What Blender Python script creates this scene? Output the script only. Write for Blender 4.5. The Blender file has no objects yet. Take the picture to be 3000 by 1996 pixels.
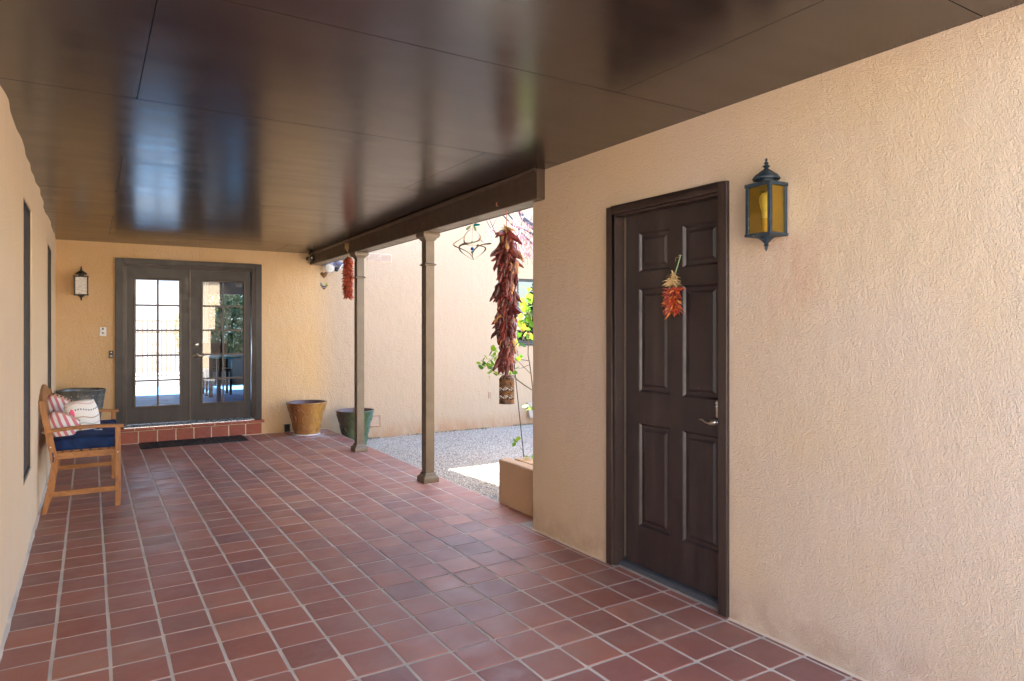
import bpy, bmesh, math, random
import numpy as np
from mathutils import Vector, Matrix, noise
R = math.radians
random.seed(11)
scene = bpy.context.scene
COL = scene.collection

# ------------------------------------------------------------------ camera
cam_data = bpy.data.cameras.new("camera")
cam = bpy.data.objects.new("camera", cam_data)
COL.objects.link(cam)
cam.location = (0, 0, 1.41)
cam.rotation_euler = (R(90), 0, -R(31.716))
cam_data.sensor_width = 36.0
cam_data.lens = 24.0
cam_data.shift_y = -0.0128
cam_data.clip_start = 0.03
cam_data.clip_end = 3000
scene.camera = cam

# ------------------------------------------------------------------ light
SUN = Vector((-0.10, 1.0, 1.18)).normalized()          # towards the sun
elev = math.asin(SUN.z)
azim = math.atan2(SUN.x, SUN.y)                        # clockwise from +Y
world = bpy.data.worlds.new("World")
scene.world = world
world.use_nodes = True
wn = world.node_tree
for n in list(wn.nodes): wn.nodes.remove(n)
sky = wn.nodes.new('ShaderNodeTexSky'); sky.sky_type = 'NISHITA'; sky.sun_disc = False
sky.sun_elevation = elev; sky.sun_rotation = azim
sky.air_density = 1.0; sky.dust_density = 1.2; sky.ozone_density = 1.0
bg = wn.nodes.new('ShaderNodeBackground'); bg.inputs['Strength'].default_value = 0.15
wo = wn.nodes.new('ShaderNodeOutputWorld')
wn.links.new(sky.outputs[0], bg.inputs[0]); wn.links.new(bg.outputs[0], wo.inputs[0])
sl = bpy.data.lights.new("sun", 'SUN'); sl.energy = 4.5; sl.angle = R(0.53); sl.color = (1.0, 0.95, 0.87)
so = bpy.data.objects.new("sun", sl); COL.objects.link(so)
so.rotation_euler = SUN.to_track_quat('Z', 'Y').to_euler()
so.location = (0, 20, 30)
scene.view_settings.view_transform = 'Standard'
scene.view_settings.look = 'None'
scene.view_settings.gamma = 1.0
scene.view_settings.exposure = 3.14
scene.render.engine = 'CYCLES'
scene.cycles.max_bounces = 14
scene.cycles.diffuse_bounces = 8
scene.cycles.glossy_bounces = 6
scene.cycles.transparent_max_bounces = 12

# ------------------------------------------------------------------ materials
class NT:
    def __init__(s, name):
        s.m = bpy.data.materials.new(name); s.m.use_nodes = True
        s.t = s.m.node_tree; s.b = s.t.nodes['Principled BSDF']; s.o = s.t.nodes['Material Output']
    def n(s, kind, **kw):
        x = s.t.nodes.new('ShaderNode' + kind)
        for k, v in kw.items():
            if k.startswith('i_'):
                x.inputs[k[2:].replace('_', ' ')].default_value = v
            elif k.startswith('n_'): x.inputs[int(k[2:])].default_value = v
            else: setattr(x, k, v)
        return x
    def l(s, a, b): s.t.links.new(a, b)
    def pos(s):
        return s.n('NewGeometry').outputs['Position']
    def obj(s): return s.n('TexCoord').outputs['Object']
    def mapping(s, src, scale=(1,1,1), rot=(0,0,0), loc=(0,0,0)):
        m = s.n('Mapping'); m.inputs['Scale'].default_value = scale; m.inputs['Rotation'].default_value = rot
        m.inputs['Location'].default_value = loc; s.l(src, m.inputs[0]); return m.outputs[0]
    def noise(s, src, scale, detail=4, rough=.55, dist=0):
        x = s.n('TexNoise'); x.inputs['Scale'].default_value = scale; x.inputs['Detail'].default_value = detail
        x.inputs['Roughness'].default_value = rough; x.inputs['Distortion'].default_value = dist
        s.l(src, x.inputs['Vector']); return x.outputs['Fac']
    def vor(s, src, scale, feature='F1', out='Distance'):
        x = s.n('TexVoronoi', feature=feature); x.inputs['Scale'].default_value = scale
        s.l(src, x.inputs['Vector']); return x.outputs[out]
    def ramp(s, fac, stops, interp='LINEAR'):
        r = s.n('ValToRGB'); r.color_ramp.interpolation = interp
        e = r.color_ramp.elements
        while len(e) > 1: e.remove(e[0])
        e[0].position = stops[0][0]; e[0].color = (*stops[0][1], 1)
        for p, c in stops[1:]:
            k = e.new(p); k.color = (*c, 1)
        s.l(fac, r.inputs[0]); return r.outputs[0]
    def mix(s, fac, a, b, blend='MIX'):
        x = s.n('Mix', data_type='RGBA', blend_type=blend)
        for sock, v in ((x.inputs[0], fac), (x.inputs[6], a), (x.inputs[7], b)):
            if hasattr(v, 'links'): s.l(v, sock)
            elif isinstance(v, (int, float)): sock.default_value = v
            else: sock.default_value = (*v, 1)
        return x.outputs[2]
    def math(s, op, a, b=None, c=None, clamp=False):
        x = s.n('Math', operation=op); x.use_clamp = clamp
        for i, v in enumerate((a, b, c)):
            if v is None: continue
            if hasattr(v, 'links'): s.l(v, x.inputs[i])
            else: x.inputs[i].default_value = v
        return x.outputs[0]
    def rng(s, v, a, b, c=0.0, d=1.0, smooth=False):
        x = s.n('MapRange'); x.interpolation_type = 'SMOOTHSTEP' if smooth else 'LINEAR'
        s.l(v, x.inputs[0])
        for i, q in enumerate((a, b, c, d)): x.inputs[i+1].default_value = q
        return x.outputs[0]
    def bump(s, h, strength, dist, normal=None):
        x = s.n('Bump'); x.inputs['Strength'].default_value = strength; x.inputs['Distance'].default_value = dist
        s.l(h, x.inputs['Height'])
        if normal is not None: s.l(normal, x.inputs['Normal'])
        return x.outputs[0]
    def sep(s, v):
        x = s.n('SeparateXYZ'); s.l(v, x.inputs[0]); return x.outputs
    def rand(s):
        a = s.n('ObjectInfo').outputs['Random']; b = s.n('NewGeometry').outputs['Random Per Island']
        return s.math('FRACT', s.math('ADD', a, b))
    def fin(s, base=None, rough=None, normal=None, spec=None, metal=None, **kw):
        for v, k in ((base, 'Base Color'), (rough, 'Roughness'), (normal, 'Normal'), (spec, 'Specular IOR Level'), (metal, 'Metallic')):
            if v is None: continue
            if hasattr(v, 'links'): s.l(v, s.b.inputs[k])
            elif isinstance(v, (int, float)): s.b.inputs[k].default_value = v
            else: s.b.inputs[k].default_value = (*v, 1)
        for k, v in kw.items(): s.b.inputs[k.replace('_', ' ')].default_value = v
        return s.m

def stucco(name, col, col2, bstr=.8, fine=95., lump=26., dist=.006, stain_light=None):
    t = NT(name); p = t.pos()
    big = t.noise(p, .9, 3, .6)
    mid = t.noise(t.mapping(p, (1,1,.45)), 3.2, 4, .6)
    c = t.mix(t.rng(big, .38, .64), col, col2)
    c = t.mix(t.rng(mid, .45, .75, 0, .28), c, tuple(x*.86 for x in col))
    sp = t.noise(p, 160, 2, .7)
    c = t.mix(t.rng(sp, .35, .7, 0, .16), c, tuple(x*.66 for x in col))
    if stain_light: c = stain_light(t, p, c)
    h1 = t.noise(p, fine, 2, .5)
    h2 = t.noise(p, lump, 2, .5, .2)
    h3 = t.noise(t.mapping(p, (1,1,.6)), 11, 3, .5)
    h = t.math('ADD', t.math('MULTIPLY', h1, .8), t.math('MULTIPLY', h2, .6))
    h = t.math('ADD', h, t.math('MULTIPLY', h3, 1.1))
    return t.fin(c, .9, t.bump(h, bstr, dist), .2)

def stain_right(t, p, c):
    x, y, z = t.sep(p)
    dy = t.math('ABSOLUTE', t.math('SUBTRACT', y, 1.93))
    band = t.rng(dy, .02, .26, 1, 0, True)
    hi = t.rng(z, 1.2, 1.78, 0, 1, True)
    hi2 = t.rng(z, 1.78, 1.86, 1, 0, True)
    n = t.rng(t.noise(t.mapping(p, (1, 3.5, .8)), 5, 4, .6), .4, .7)
    f = t.math('MULTIPLY', t.math('MULTIPLY', band, n), t.math('MULTIPLY', hi, hi2))
    c = t.mix(t.math('MULTIPLY', f, .5), c, (.50, .24, .17))
    low = t.rng(z, .0, .30, .6, 0, True)
    n2 = t.rng(t.noise(p, 6, 4, .6), .4, .65)
    return t.mix(t.math('MULTIPLY', low, n2), c, (.40, .27, .19))

def court_light_stain(t, p, c):
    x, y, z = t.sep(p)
    c = t.mix(t.rng(x, 2.55, 3.0, 0, .8, True), c, (.52,.395,.285))  # paler, less orange courtyard light painted into the stucco beyond the porch
    low = t.rng(z, -.22, .12, .75, 0, True)
    n2 = t.rng(t.noise(t.mapping(p, (1,1,.6)), 4.5, 4, .65), .35, .6)
    return t.mix(t.math('MULTIPLY', low, n2), c, (.50, .26, .13))

M = {}
M['wall_right'] = stucco('stucco_peach', (.62,.475,.325), (.61,.485,.385), 1.0, 230, 90, .0085, stain_right)
M['wall_back'] = stucco('stucco_apricot', (.69,.46,.235), (.68,.49,.30), 1.0, 130, 50, .011, court_light_stain)
M['wall_left'] = stucco('stucco_cream', (.80,.62,.42), (.80,.63,.45), 1.0, 170, 60, .007)
M['wall_far'] = stucco('stucco_white', (.66,.68,.70), (.56,.58,.62), .4)
M['patio'] = None
M['planter'] = stucco('stucco_planter', (.50,.34,.21), (.46,.31,.2), .6, 70, 12, .006)

def paint(name, col, rough=.38, grain=None, bs=.12, spec=.5, var=.15):
    t = NT(name); p = t.pos()
    n = t.noise(p, 7, 4, .6)
    c = t.mix(t.rng(n, .3, .7), tuple(x*(1-var) for x in col), tuple(x*(1+var) for x in col))
    q = t.mapping(p, grain) if grain else p
    h = t.noise(q, 60, 4, .6)
    chips = t.rng(t.noise(p, 48, 2, .5), .775, .785, 0, .6)
    c = t.mix(chips, c, (.30,.27,.24))
    c = t.mix(t.rng(t.noise(q, 9, 5, .65), .52, .72, 0, .12), c, (.22,.18,.15))
    r = t.rng(t.noise(p, 12, 3), .3, .7, rough*.85, rough*1.2)
    return t.fin(c, r, t.bump(h, bs, .004), spec)
M['door_brown'] = paint('door_brown_paint', (.031,.021,.021), .40, (1,1,.12), .1)
M['trim_brown'] = paint('trim_brown_paint', (.040,.026,.022), .34, (1,1,.1), .14)
M['french'] = paint('french_door_paint', (.022,.020,.021), .38, (1,1,.1), .12, .35)
M['beam'] = paint('beam_paint', (.060,.040,.029), .42, (1,.08,1), .2)
M['column'] = paint('column_paint', (.140,.112,.080), .42, (1,1,.1), .18)

# glossy brown ceiling paint on plywood: grain runs across the porch
t = NT('ceiling_paint'); p = t.pos()
g1 = t.noise(t.mapping(p, (.35, 7, 1)), 14, 3, .55, 0)
g2 = t.noise(t.mapping(p, (.9, 4, 1)), 2.0, 3, .5)
g3 = t.noise(p, 130, 2, .6)
c = t.mix(t.rng(g2, .35, .65), (.017,.010,.009), (.025,.016,.013))
r = t.rng(g2, .3, .7, .20, .26)
h = t.math('ADD', t.math('MULTIPLY', g1, .5), t.math('MULTIPLY', g3, .12))
nb = t.bump(h, .09, .003)
wv = t.noise(t.mapping(p, (.5, 1.6, 1)), 1.3, 2, .5)
M['ceiling'] = t.fin(c, r, t.bump(wv, .035, .05, nb), .95, Coat_Weight=.0)
M['seam'] = paint('seam_filler', (.06,.04,.03), .5)

# saltillo-red quarry tile
t = NT('quarry_tile'); p = t.pos(); rd = t.rand()
c = t.ramp(rd, [(0,(.29,.095,.068)), (.2,(.37,.135,.094)), (.45,(.31,.118,.094)), (.62,(.43,.160,.104)), (.8,(.245,.104,.096)), (.92,(.46,.190,.125)), (1,(.215,.074,.062))])
n1 = t.noise(p, 2.3, 4, .6); n2 = t.noise(p, 26, 4, .62); n3 = t.noise(p, 240, 2, .6)
c = t.mix(t.rng(n2, .42, .72, 0, .45), c, (.34,.17,.12))
c = t.mix(t.rng(n1, .50, .68, 0, .42), c, (.33,.215,.165))
n4 = t.noise(p, .8, 5, .65)
c = t.mix(t.rng(n4, .50, .66, 0, .5), c, (.16,.075,.068))
c = t.mix(t.rng(n3, .55, .75, 0, .22), c, (.07,.03,.025))
x, y, z = t.sep(p)
# dust by the bench
d = t.n('VectorMath', operation='DISTANCE'); t.l(p, d.inputs[0]); d.inputs[1].default_value = (.15, 5.6, 0)
dust = t.math('MULTIPLY', t.rng(d.outputs['Value'], .2, 1.1, 1, 0, True), t.rng(t.noise(p, 4.5, 5, .65), .46, .62))
c = t.mix(t.math('MULTIPLY', dust, .5), c, (.26,.165,.09))
# mineral stain round the gold pot
d2 = t.n('VectorMath', operation='DISTANCE'); t.l(p, d2.inputs[0]); d2.inputs[1].default_value = (2.50, 8.98, 0)
lime = t.math('MULTIPLY', t.rng(d2.outputs['Value'], .14, .50, 1, 0, True), t.rng(t.noise(p, 6.5, 4, .6), .42, .60))
c = t.mix(t.math('MULTIPLY', lime, .8), c, (.60,.60,.64))
r = t.rng(t.noise(p, 5, 4, .6), .3, .7, .38, .58)
h = t.math('ADD', t.math('MULTIPLY', n3, .25), t.math('MULTIPLY', t.noise(p, 20, 3), .5))
M['tile'] = t.fin(c, r, t.bump(h, .22, .003), .62)
t = NT('brick_tile'); p = t.pos(); rd = t.rand()
c = t.ramp(rd, [(0,(.26,.060,.036)), (.5,(.32,.080,.048)), (1,(.24,.055,.040))])
c = t.mix(t.rng(t.noise(p, 30, 4, .6), .45, .7, 0, .4), c, (.36,.14,.09))
M['brick'] = t.fin(c, .55, t.bump(t.noise(p, 60, 4), .3, .004), .4)
t = NT('grout'); p = t.pos()
n1 = t.noise(p, 3.5, 4, .6); n2 = t.noise(p, 180, 3, .7)
c = t.mix(t.rng(n1, .38, .62), (.66,.56,.455), (.50,.44,.375))
c = t.mix(t.rng(t.noise(p, 1.1, 3), .5, .62, 0, .5), c, (.36,.33,.31))
d = t.n('VectorMath', operation='DISTANCE'); t.l(p, d.inputs[0]); d.inputs[1].default_value = (2.0, 4.0, 0)
dirty = t.math('MULTIPLY', t.rng(d.outputs['Value'], .3, 1.5, 1, 0, True), t.rng(t.noise(p, 2.2, 4, .6), .38, .60))
c = t.mix(t.math('MULTIPLY', dirty, .8), c, (.15,.145,.13))
c = t.mix(t.rng(n2, .3, .7, 0, .3), c, (.60,.53,.45))
M['grout'] = t.fin(c, .9, t.bump(n2, .6, .003), .2)
t = NT('light_grout'); p = t.pos()
M['grout_light'] = t.fin(t.mix(t.noise(p, 30), (.60,.47,.34), (.72,.6,.46)), .9, t.bump(t.noise(p, 160), .5, .003), .2)

# gravel & ground
t = NT('gravel_stone'); rd = t.n('NewGeometry').outputs['Random Per Island']; p = t.pos()
c = t.ramp(rd, [(0,(.22,.20,.19)), (.12,(.42,.375,.32)), (.32,(.59,.53,.45)), (.5,(.66,.575,.46)), (.66,(.48,.38,.28)), (.8,(.69,.64,.56)), (.93,(.74,.71,.66)), (1,(.32,.30,.28))])
c = t.mix(t.rng(t.noise(p, 90, 3), .4, .7, 0, .35), c, (.3,.27,.24))
M['pebble'] = t.fin(c, .8, None, .3)
t = NT('gravel_bed'); p = t.pos()
v = t.n('TexVoronoi'); v.inputs['Scale'].default_value = 60; t.l(p, v.inputs['Vector'])
c = t.ramp(t.sep(v.outputs['Color'])[0], [(0,(.14,.12,.11)), (.4,(.34,.30,.26)), (.7,(.50,.46,.41)), (1,(.68,.65,.6))])
M['gravel_bed'] = t.fin(c, .9, t.bump(v.outputs['Distance'], .8, .01), .2)
t = NT('concrete'); p = t.pos()
c = t.mix(t.noise(p, 1.5, 5, .6), (.50,.47,.43), (.60,.57,.53))
M['concrete'] = t.fin(c, .85, t.bump(t.noise(p, 60), .3, .004), .3)
t = NT('patio_paving'); p = t.pos()
M['patio'] = t.fin(t.mix(t.noise(p, 2, 5, .6), (.20,.20,.21), (.27,.27,.28)), .9, None, .2)
t = NT('earth'); p = t.pos()
M['earth'] = t.fin(t.mix(t.noise(p, .7, 6, .6), (.26,.20,.14), (.34,.28,.20)), .95, None, .1)
t = NT('soil'); p = t.pos()
M['soil'] = t.fin(t.mix(t.noise(p, 40, 4), (.05,.035,.02), (.12,.09,.06)), .95, t.bump(t.noise(p, 50, 4), 1, .01), .1)

def wood(name, a, b, grain=(1,1,1)):
    t = NT(name); p = t.obj()
    q = t.mapping(p, grain)
    w = t.noise(q, 16, 5, .6, 1.5); w2 = t.noise(p, 2.2, 2)
    c = t.mix(t.rng(w, .35, .65), a, b)
    c = t.mix(t.rng(w2, .5, .75, 0, .4), c, tuple(x*.55 for x in a))
    return t.fin(c, .48, t.bump(w, .15, .003), .4)
M['wood'] = wood('bench_wood', (.30,.125,.038), (.47,.22,.07), (.6,2.2,2.2))
M['wood_v'] = wood('bench_wood_upright', (.30,.125,.038), (.46,.21,.07), (2.4,2.4,.4))
t = NT('navy_fabric'); p = t.obj()
f = t.noise(p, 320, 2); f2 = t.noise(p, 9, 3)
c = t.mix(t.rng(f2, .4, .65), (.011,.024,.085), (.016,.050,.16))
M['navy'] = t.fin(c, .85, t.bump(t.math('ADD', f, t.math('MULTIPLY', f2, 3)), .35, .004), .2, Sheen_Weight=.0)
def plain(name, col, rough=.5, metal=0., spec=.5, **kw):
    t = NT(name); p = t.obj()
    n = t.noise(p, 25, 4, .6)
    c = t.mix(t.rng(n, .3, .7), tuple(x*.82 for x in col), tuple(min(1, x*1.12) for x in col))
    return t.fin(c, t.rng(n, .3, .7, rough*.85, min(1, rough*1.2)), None, spec, metal, **kw)
M['black_metal'] = plain('black_iron', (.022,.020,.019), .5, .3)
M['black'] = plain('black_plastic', (.012,.012,.014), .35)
M['white_metal'] = plain('white_enamel', (.72,.73,.75), .35)
M['alu'] = plain('aluminium', (.75,.77,.80), .28, .8)
M['dull_metal'] = plain('dull_threshold_metal', (.13,.14,.155), .45, .5)
M['nickel'] = plain('satin_nickel', (.62,.55,.47), .3, .9)
M['steel'] = plain('steel_bolt', (.6,.58,.55), .3, .9)
M['white_plastic'] = plain('white_plastic', (.78,.79,.82), .4)
M['cream'] = plain('cream_plastic', (.42,.34,.26), .6)
M['rust'] = plain('rusty_paint', (.34,.13,.06), .7)
M['vent'] = plain('vent_paint', (.72,.55,.42), .6)
M['bulb'] = plain('bulb_glass', (.85,.83,.76), .3)
M['screen'] = plain('sun_screen', (.040,.042,.040), .55)
M['rope'] = plain('twine', (.46,.30,.14), .9)
M['red_string'] = plain('red_string', (.50,.17,.11), .8)
M['straw'] = plain('corn_husk', (.62,.44,.21), .8)
M['copper'] = plain('aged_brass', (.24,.18,.10), .42, .75)
M['rusty_tin'] = None
t = NT('rusty_tin'); p = t.obj()
n = t.noise(p, 22, 5, .65); n2 = t.noise(p, 70, 3)
c = t.mix(t.rng(n, .38, .62), (.055,.040,.036), (.24,.11,.035))
c = t.mix(t.rng(n2, .5, .7, 0, .5), c, (.16,.12,.10))
M['rusty_tin'] = t.fin(c, t.rng(n, .3, .7, .4, .7), t.bump(n2, .3, .002), .5, .55)
t = NT('riveted_zinc'); p = t.obj()
n = t.noise(t.mapping(p, (1,1,.3)), 9, 5, .65)
c = t.mix(t.rng(n, .35, .65), (.10,.105,.10), (.25,.265,.26))
M['zinc'] = t.fin(c, t.rng(n, .3, .7, .32, .52), t.bump(t.noise(p, 30, 3), .15, .003), .5, .75)
def lampmetal(name, a, b, chip):
    t = NT(name); p = t.obj()
    n = t.noise(p, 40, 4, .6); m = t.noise(p, 75, 4, .7)
    c = t.mix(t.rng(n, .35, .65), a, b)
    k = t.rng(m, .64, .67)
    c = t.mix(k, c, chip)
    return t.fin(c, .45, t.bump(n, .3, .002), .5)
M['lamp_blue'] = lampmetal('weathered_blue_metal', (.006,.016,.026), (.016,.036,.055), (.45,.45,.42))
M['lamp_black'] = lampmetal('weathered_black_metal', (.018,.017,.016), (.045,.04,.035), (.42,.42,.40))
def glass(name, tint, trans, rough, gl, dcol=None):
    t = NT(name)
    t.t.nodes.remove(t.b)
    a = t.n('BsdfTransparent'); a.inputs[0].default_value = (*tint, 1)
    g = t.n('BsdfGlossy'); g.inputs['Roughness'].default_value = rough; g.inputs[0].default_value = (1,1,1,1)
    f = t.n('Fresnel'); f.inputs['IOR'].default_value = gl
    mx = t.n('MixShader'); t.l(f.outputs[0], mx.inputs[0]); t.l(a.outputs[0], mx.inputs[1]); t.l(g.outputs[0], mx.inputs[2])
    out = mx.outputs[0]
    if trans < 1:
        tint = dcol or tint
        d = t.n('BsdfTranslucent'); p = t.obj(); n = t.noise(t.mapping(p, (1,1,3)), 18, 5, .7)
        t.l(t.mix(t.rng(n, .35, .65), tuple(x*.55 for x in tint), tint), d.inputs[0])
        d2 = t.n('BsdfDiffuse'); t.l(t.mix(t.rng(n, .35, .65), tuple(x*.6 for x in tint), tint), d2.inputs[0])
        ad = t.n('MixShader'); ad.inputs[0].default_value = .85; t.l(d.outputs[0], ad.inputs[1]); t.l(d2.outputs[0], ad.inputs[2])
        m2 = t.n('MixShader'); m2.inputs[0].default_value = 1-trans
        t.l(mx.outputs[0], m2.inputs[1]); t.l(ad.outputs[0], m2.inputs[2]); out = m2.outputs[0]
    t.l(out, t.o.inputs[0]); return t.m
M['glass'] = glass('window_glass', (.62,.70,.74), 1, .0, 1.9)
M['glass_dark'] = glass('dark_window_glass', (.10,.14,.13), 1, .01, 2.1)
M['amber'] = glass('amber_glass', (1.0,.93,.58), .90, .06, 1.5, (.52,.32,.03))
M['frost'] = glass('milky_glass', (1,.99,.95), .06, .15, 1.5)

def glaze(name, a, b, c3):
    t = NT(name); p = t.obj(); x, y, z = t.sep(p)
    n = t.noise(t.mapping(p, (1,1,.5)), 7, 5, .6)
    c = t.mix(t.rng(n, .35, .62), a, b)
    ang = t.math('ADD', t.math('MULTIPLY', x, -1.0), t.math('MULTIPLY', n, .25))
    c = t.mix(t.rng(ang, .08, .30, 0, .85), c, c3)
    return t.fin(c, .32, t.bump(t.noise(p, 40, 3), .2, .003), .6, Coat_Weight=.4, Coat_Roughness=.15)
M['gold_glaze'] = glaze('gold_glaze', (.30,.14,.035), (.45,.24,.05), (.22,.09,.03))
M['green_glaze'] = glaze('green_glaze', (.040,.072,.030), (.085,.125,.040), (.028,.018,.012))
M['teal_glaze'] = None
t = NT('green_teal_glaze'); p = t.obj(); x, y, z = t.sep(p)
n = t.noise(p, 8, 5, .65)
c = t.mix(t.rng(n, .35, .62), (.045,.075,.028), (.10,.15,.05))
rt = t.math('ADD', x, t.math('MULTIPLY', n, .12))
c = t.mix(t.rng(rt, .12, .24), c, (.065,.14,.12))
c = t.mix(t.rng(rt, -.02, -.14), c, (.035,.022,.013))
M['green_glaze'] = t.fin(c, .3, t.bump(t.noise(p, 40, 3), .2, .003), .6, Coat_Weight=.4, Coat_Roughness=.15)
M['pot_inside'] = plain('pot_rim_glaze', (.14,.085,.085), .35)
t = NT('mat_rubber'); p = t.pos()
v = t.n('TexVoronoi', feature='DISTANCE_TO_EDGE'); v.inputs['Scale'].default_value = 34
t.l(t.mapping(p, (1, 1.8, 1)), v.inputs['Vector'])
n = t.noise(p, 30, 3)
hh = t.math('ADD', t.rng(v.outputs['Distance'], .02, .12), n)
M['mat'] = t.fin(t.mix(t.rng(v.outputs['Distance'], .02, .12), (.030,.033,.030), (.009,.010,.009)), .55, t.bump(hh, 1, .006), .5)

def chili(name, stops, rough=.38):
    t = NT(name); p = t.obj(); rd = t.rand()
    c = t.ramp(rd, stops)
    n = t.noise(p, 60, 4, .65)
    c = t.mix(t.rng(n, .45, .7, 0, .55), c, (.38,.15,.10))
    c = t.mix(t.rng(t.noise(p, 25, 3), .56, .7, 0, .75), c, (.020,.007,.007))
    return t.fin(c, rough, t.bump(n, .8, .004), .5)
M['chili_dark'] = chili('dried_chili_maroon', [(0,(.07,.012,.012)), (.3,(.15,.014,.014)), (.5,(.045,.013,.016)), (.7,(.22,.020,.017)), (.84,(.09,.018,.018)), (.91,(.30,.045,.022)), (.95,(.60,.34,.13)), (1,(.36,.15,.07))], .30)
M['chili_red'] = chili('dried_chili_red', [(0,(.42,.035,.012)), (.35,(.60,.085,.022)), (.6,(.16,.014,.010)), (.85,(.75,.19,.04)), (1,(.34,.03,.015))], .4)
M['chili_mix'] = chili('dried_chili_mixed', [(0,(.34,.026,.016)), (.3,(.46,.05,.016)), (.55,(.22,.016,.018)), (.8,(.62,.18,.02)), (.92,(.70,.34,.12)), (1,(.40,.035,.02))], .35)

def leafm(name, stops, tr=.45):
    t = NT(name); rd = t.rand()
    c = t.ramp(rd, stops)
    d = t.n('BsdfTranslucent'); t.l(c, d.inputs[0])
    t.l(c, t.b.inputs['Base Color']); t.b.inputs['Roughness'].default_value = .5
    mx = t.n('MixShader'); mx.inputs[0].default_value = tr
    t.l(t.b.outputs[0], mx.inputs[1]); t.l(d.outputs[0], mx.inputs[2]); t.l(mx.outputs[0], t.o.inputs[0])
    return t.m
M['rose_leaf'] = leafm('rose_leaf', [(0,(.05,.15,.012)), (.35,(.10,.26,.015)), (.7,(.22,.36,.02)), (.92,(.36,.40,.04)), (1,(.36,.24,.03))], .5)
M['pink_leaf'] = leafm('pink_leaf', [(0,(.55,.20,.20)), (.3,(.62,.30,.30)), (.6,(.66,.42,.42)), (.85,(.6,.24,.12)), (1,(.7,.55,.55))], .45)
M['green_leaf'] = leafm('green_leaf', [(0,(.03,.07,.025)), (.5,(.05,.11,.04)), (1,(.09,.16,.07))], .3)
M['stem'] = plain('rose_stem', (.10,.075,.035), .6)
M['bark'] = plain('grey_bark', (.060,.070,.085), .7)
M['twig'] = plain('violet_twig', (.20,.12,.15), .7)
M['teal'] = plain('teal_glass', (.01,.33,.36), .15)
M['cobalt'] = plain('cobalt_glass', (.012,.03,.30), .1)
M['lime'] = plain('lime_glass', (.35,.5,.03), .15)
M['greenmetal'] = plain('green_metal', (.22,.34,.16), .4)
M['heart'] = plain('rusty_heart', (.25,.14,.06), .6, .3)
M['bell'] = plain('bronze_bell', (.12,.06,.04), .5, .5)
M['interior_wall'] = plain('interior_wall', (.16,.14,.12), .8)
M['curtain'] = plain('cream_curtain', (.80,.72,.52), .9)
M['dark_wood'] = plain('dark_furniture', (.03,.018,.014), .4)
M['turquoise'] = plain('turquoise_cloth', (.08,.62,.80), .5)
t = NT('slate_sky_sheen'); p = t.pos()
v = t.n('TexVoronoi', feature='DISTANCE_TO_EDGE'); v.inputs['Scale'].default_value = 1.6; t.l(p, v.inputs['Vector'])
c = t.mix(t.rng(v.outputs['Distance'], .0, .03), (.05,.12,.22), (.16,.46,.90))  # blue sheen of the reflected sky put into the floor colour
M['slate'] = t.fin(c, .6, None, .05)
M['flood'] = plain('pale_blue_enamel', (.42,.46,.62), .4)
M['flood_glass'] = plain('flood_lens', (.80,.82,.80), .15)

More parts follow.
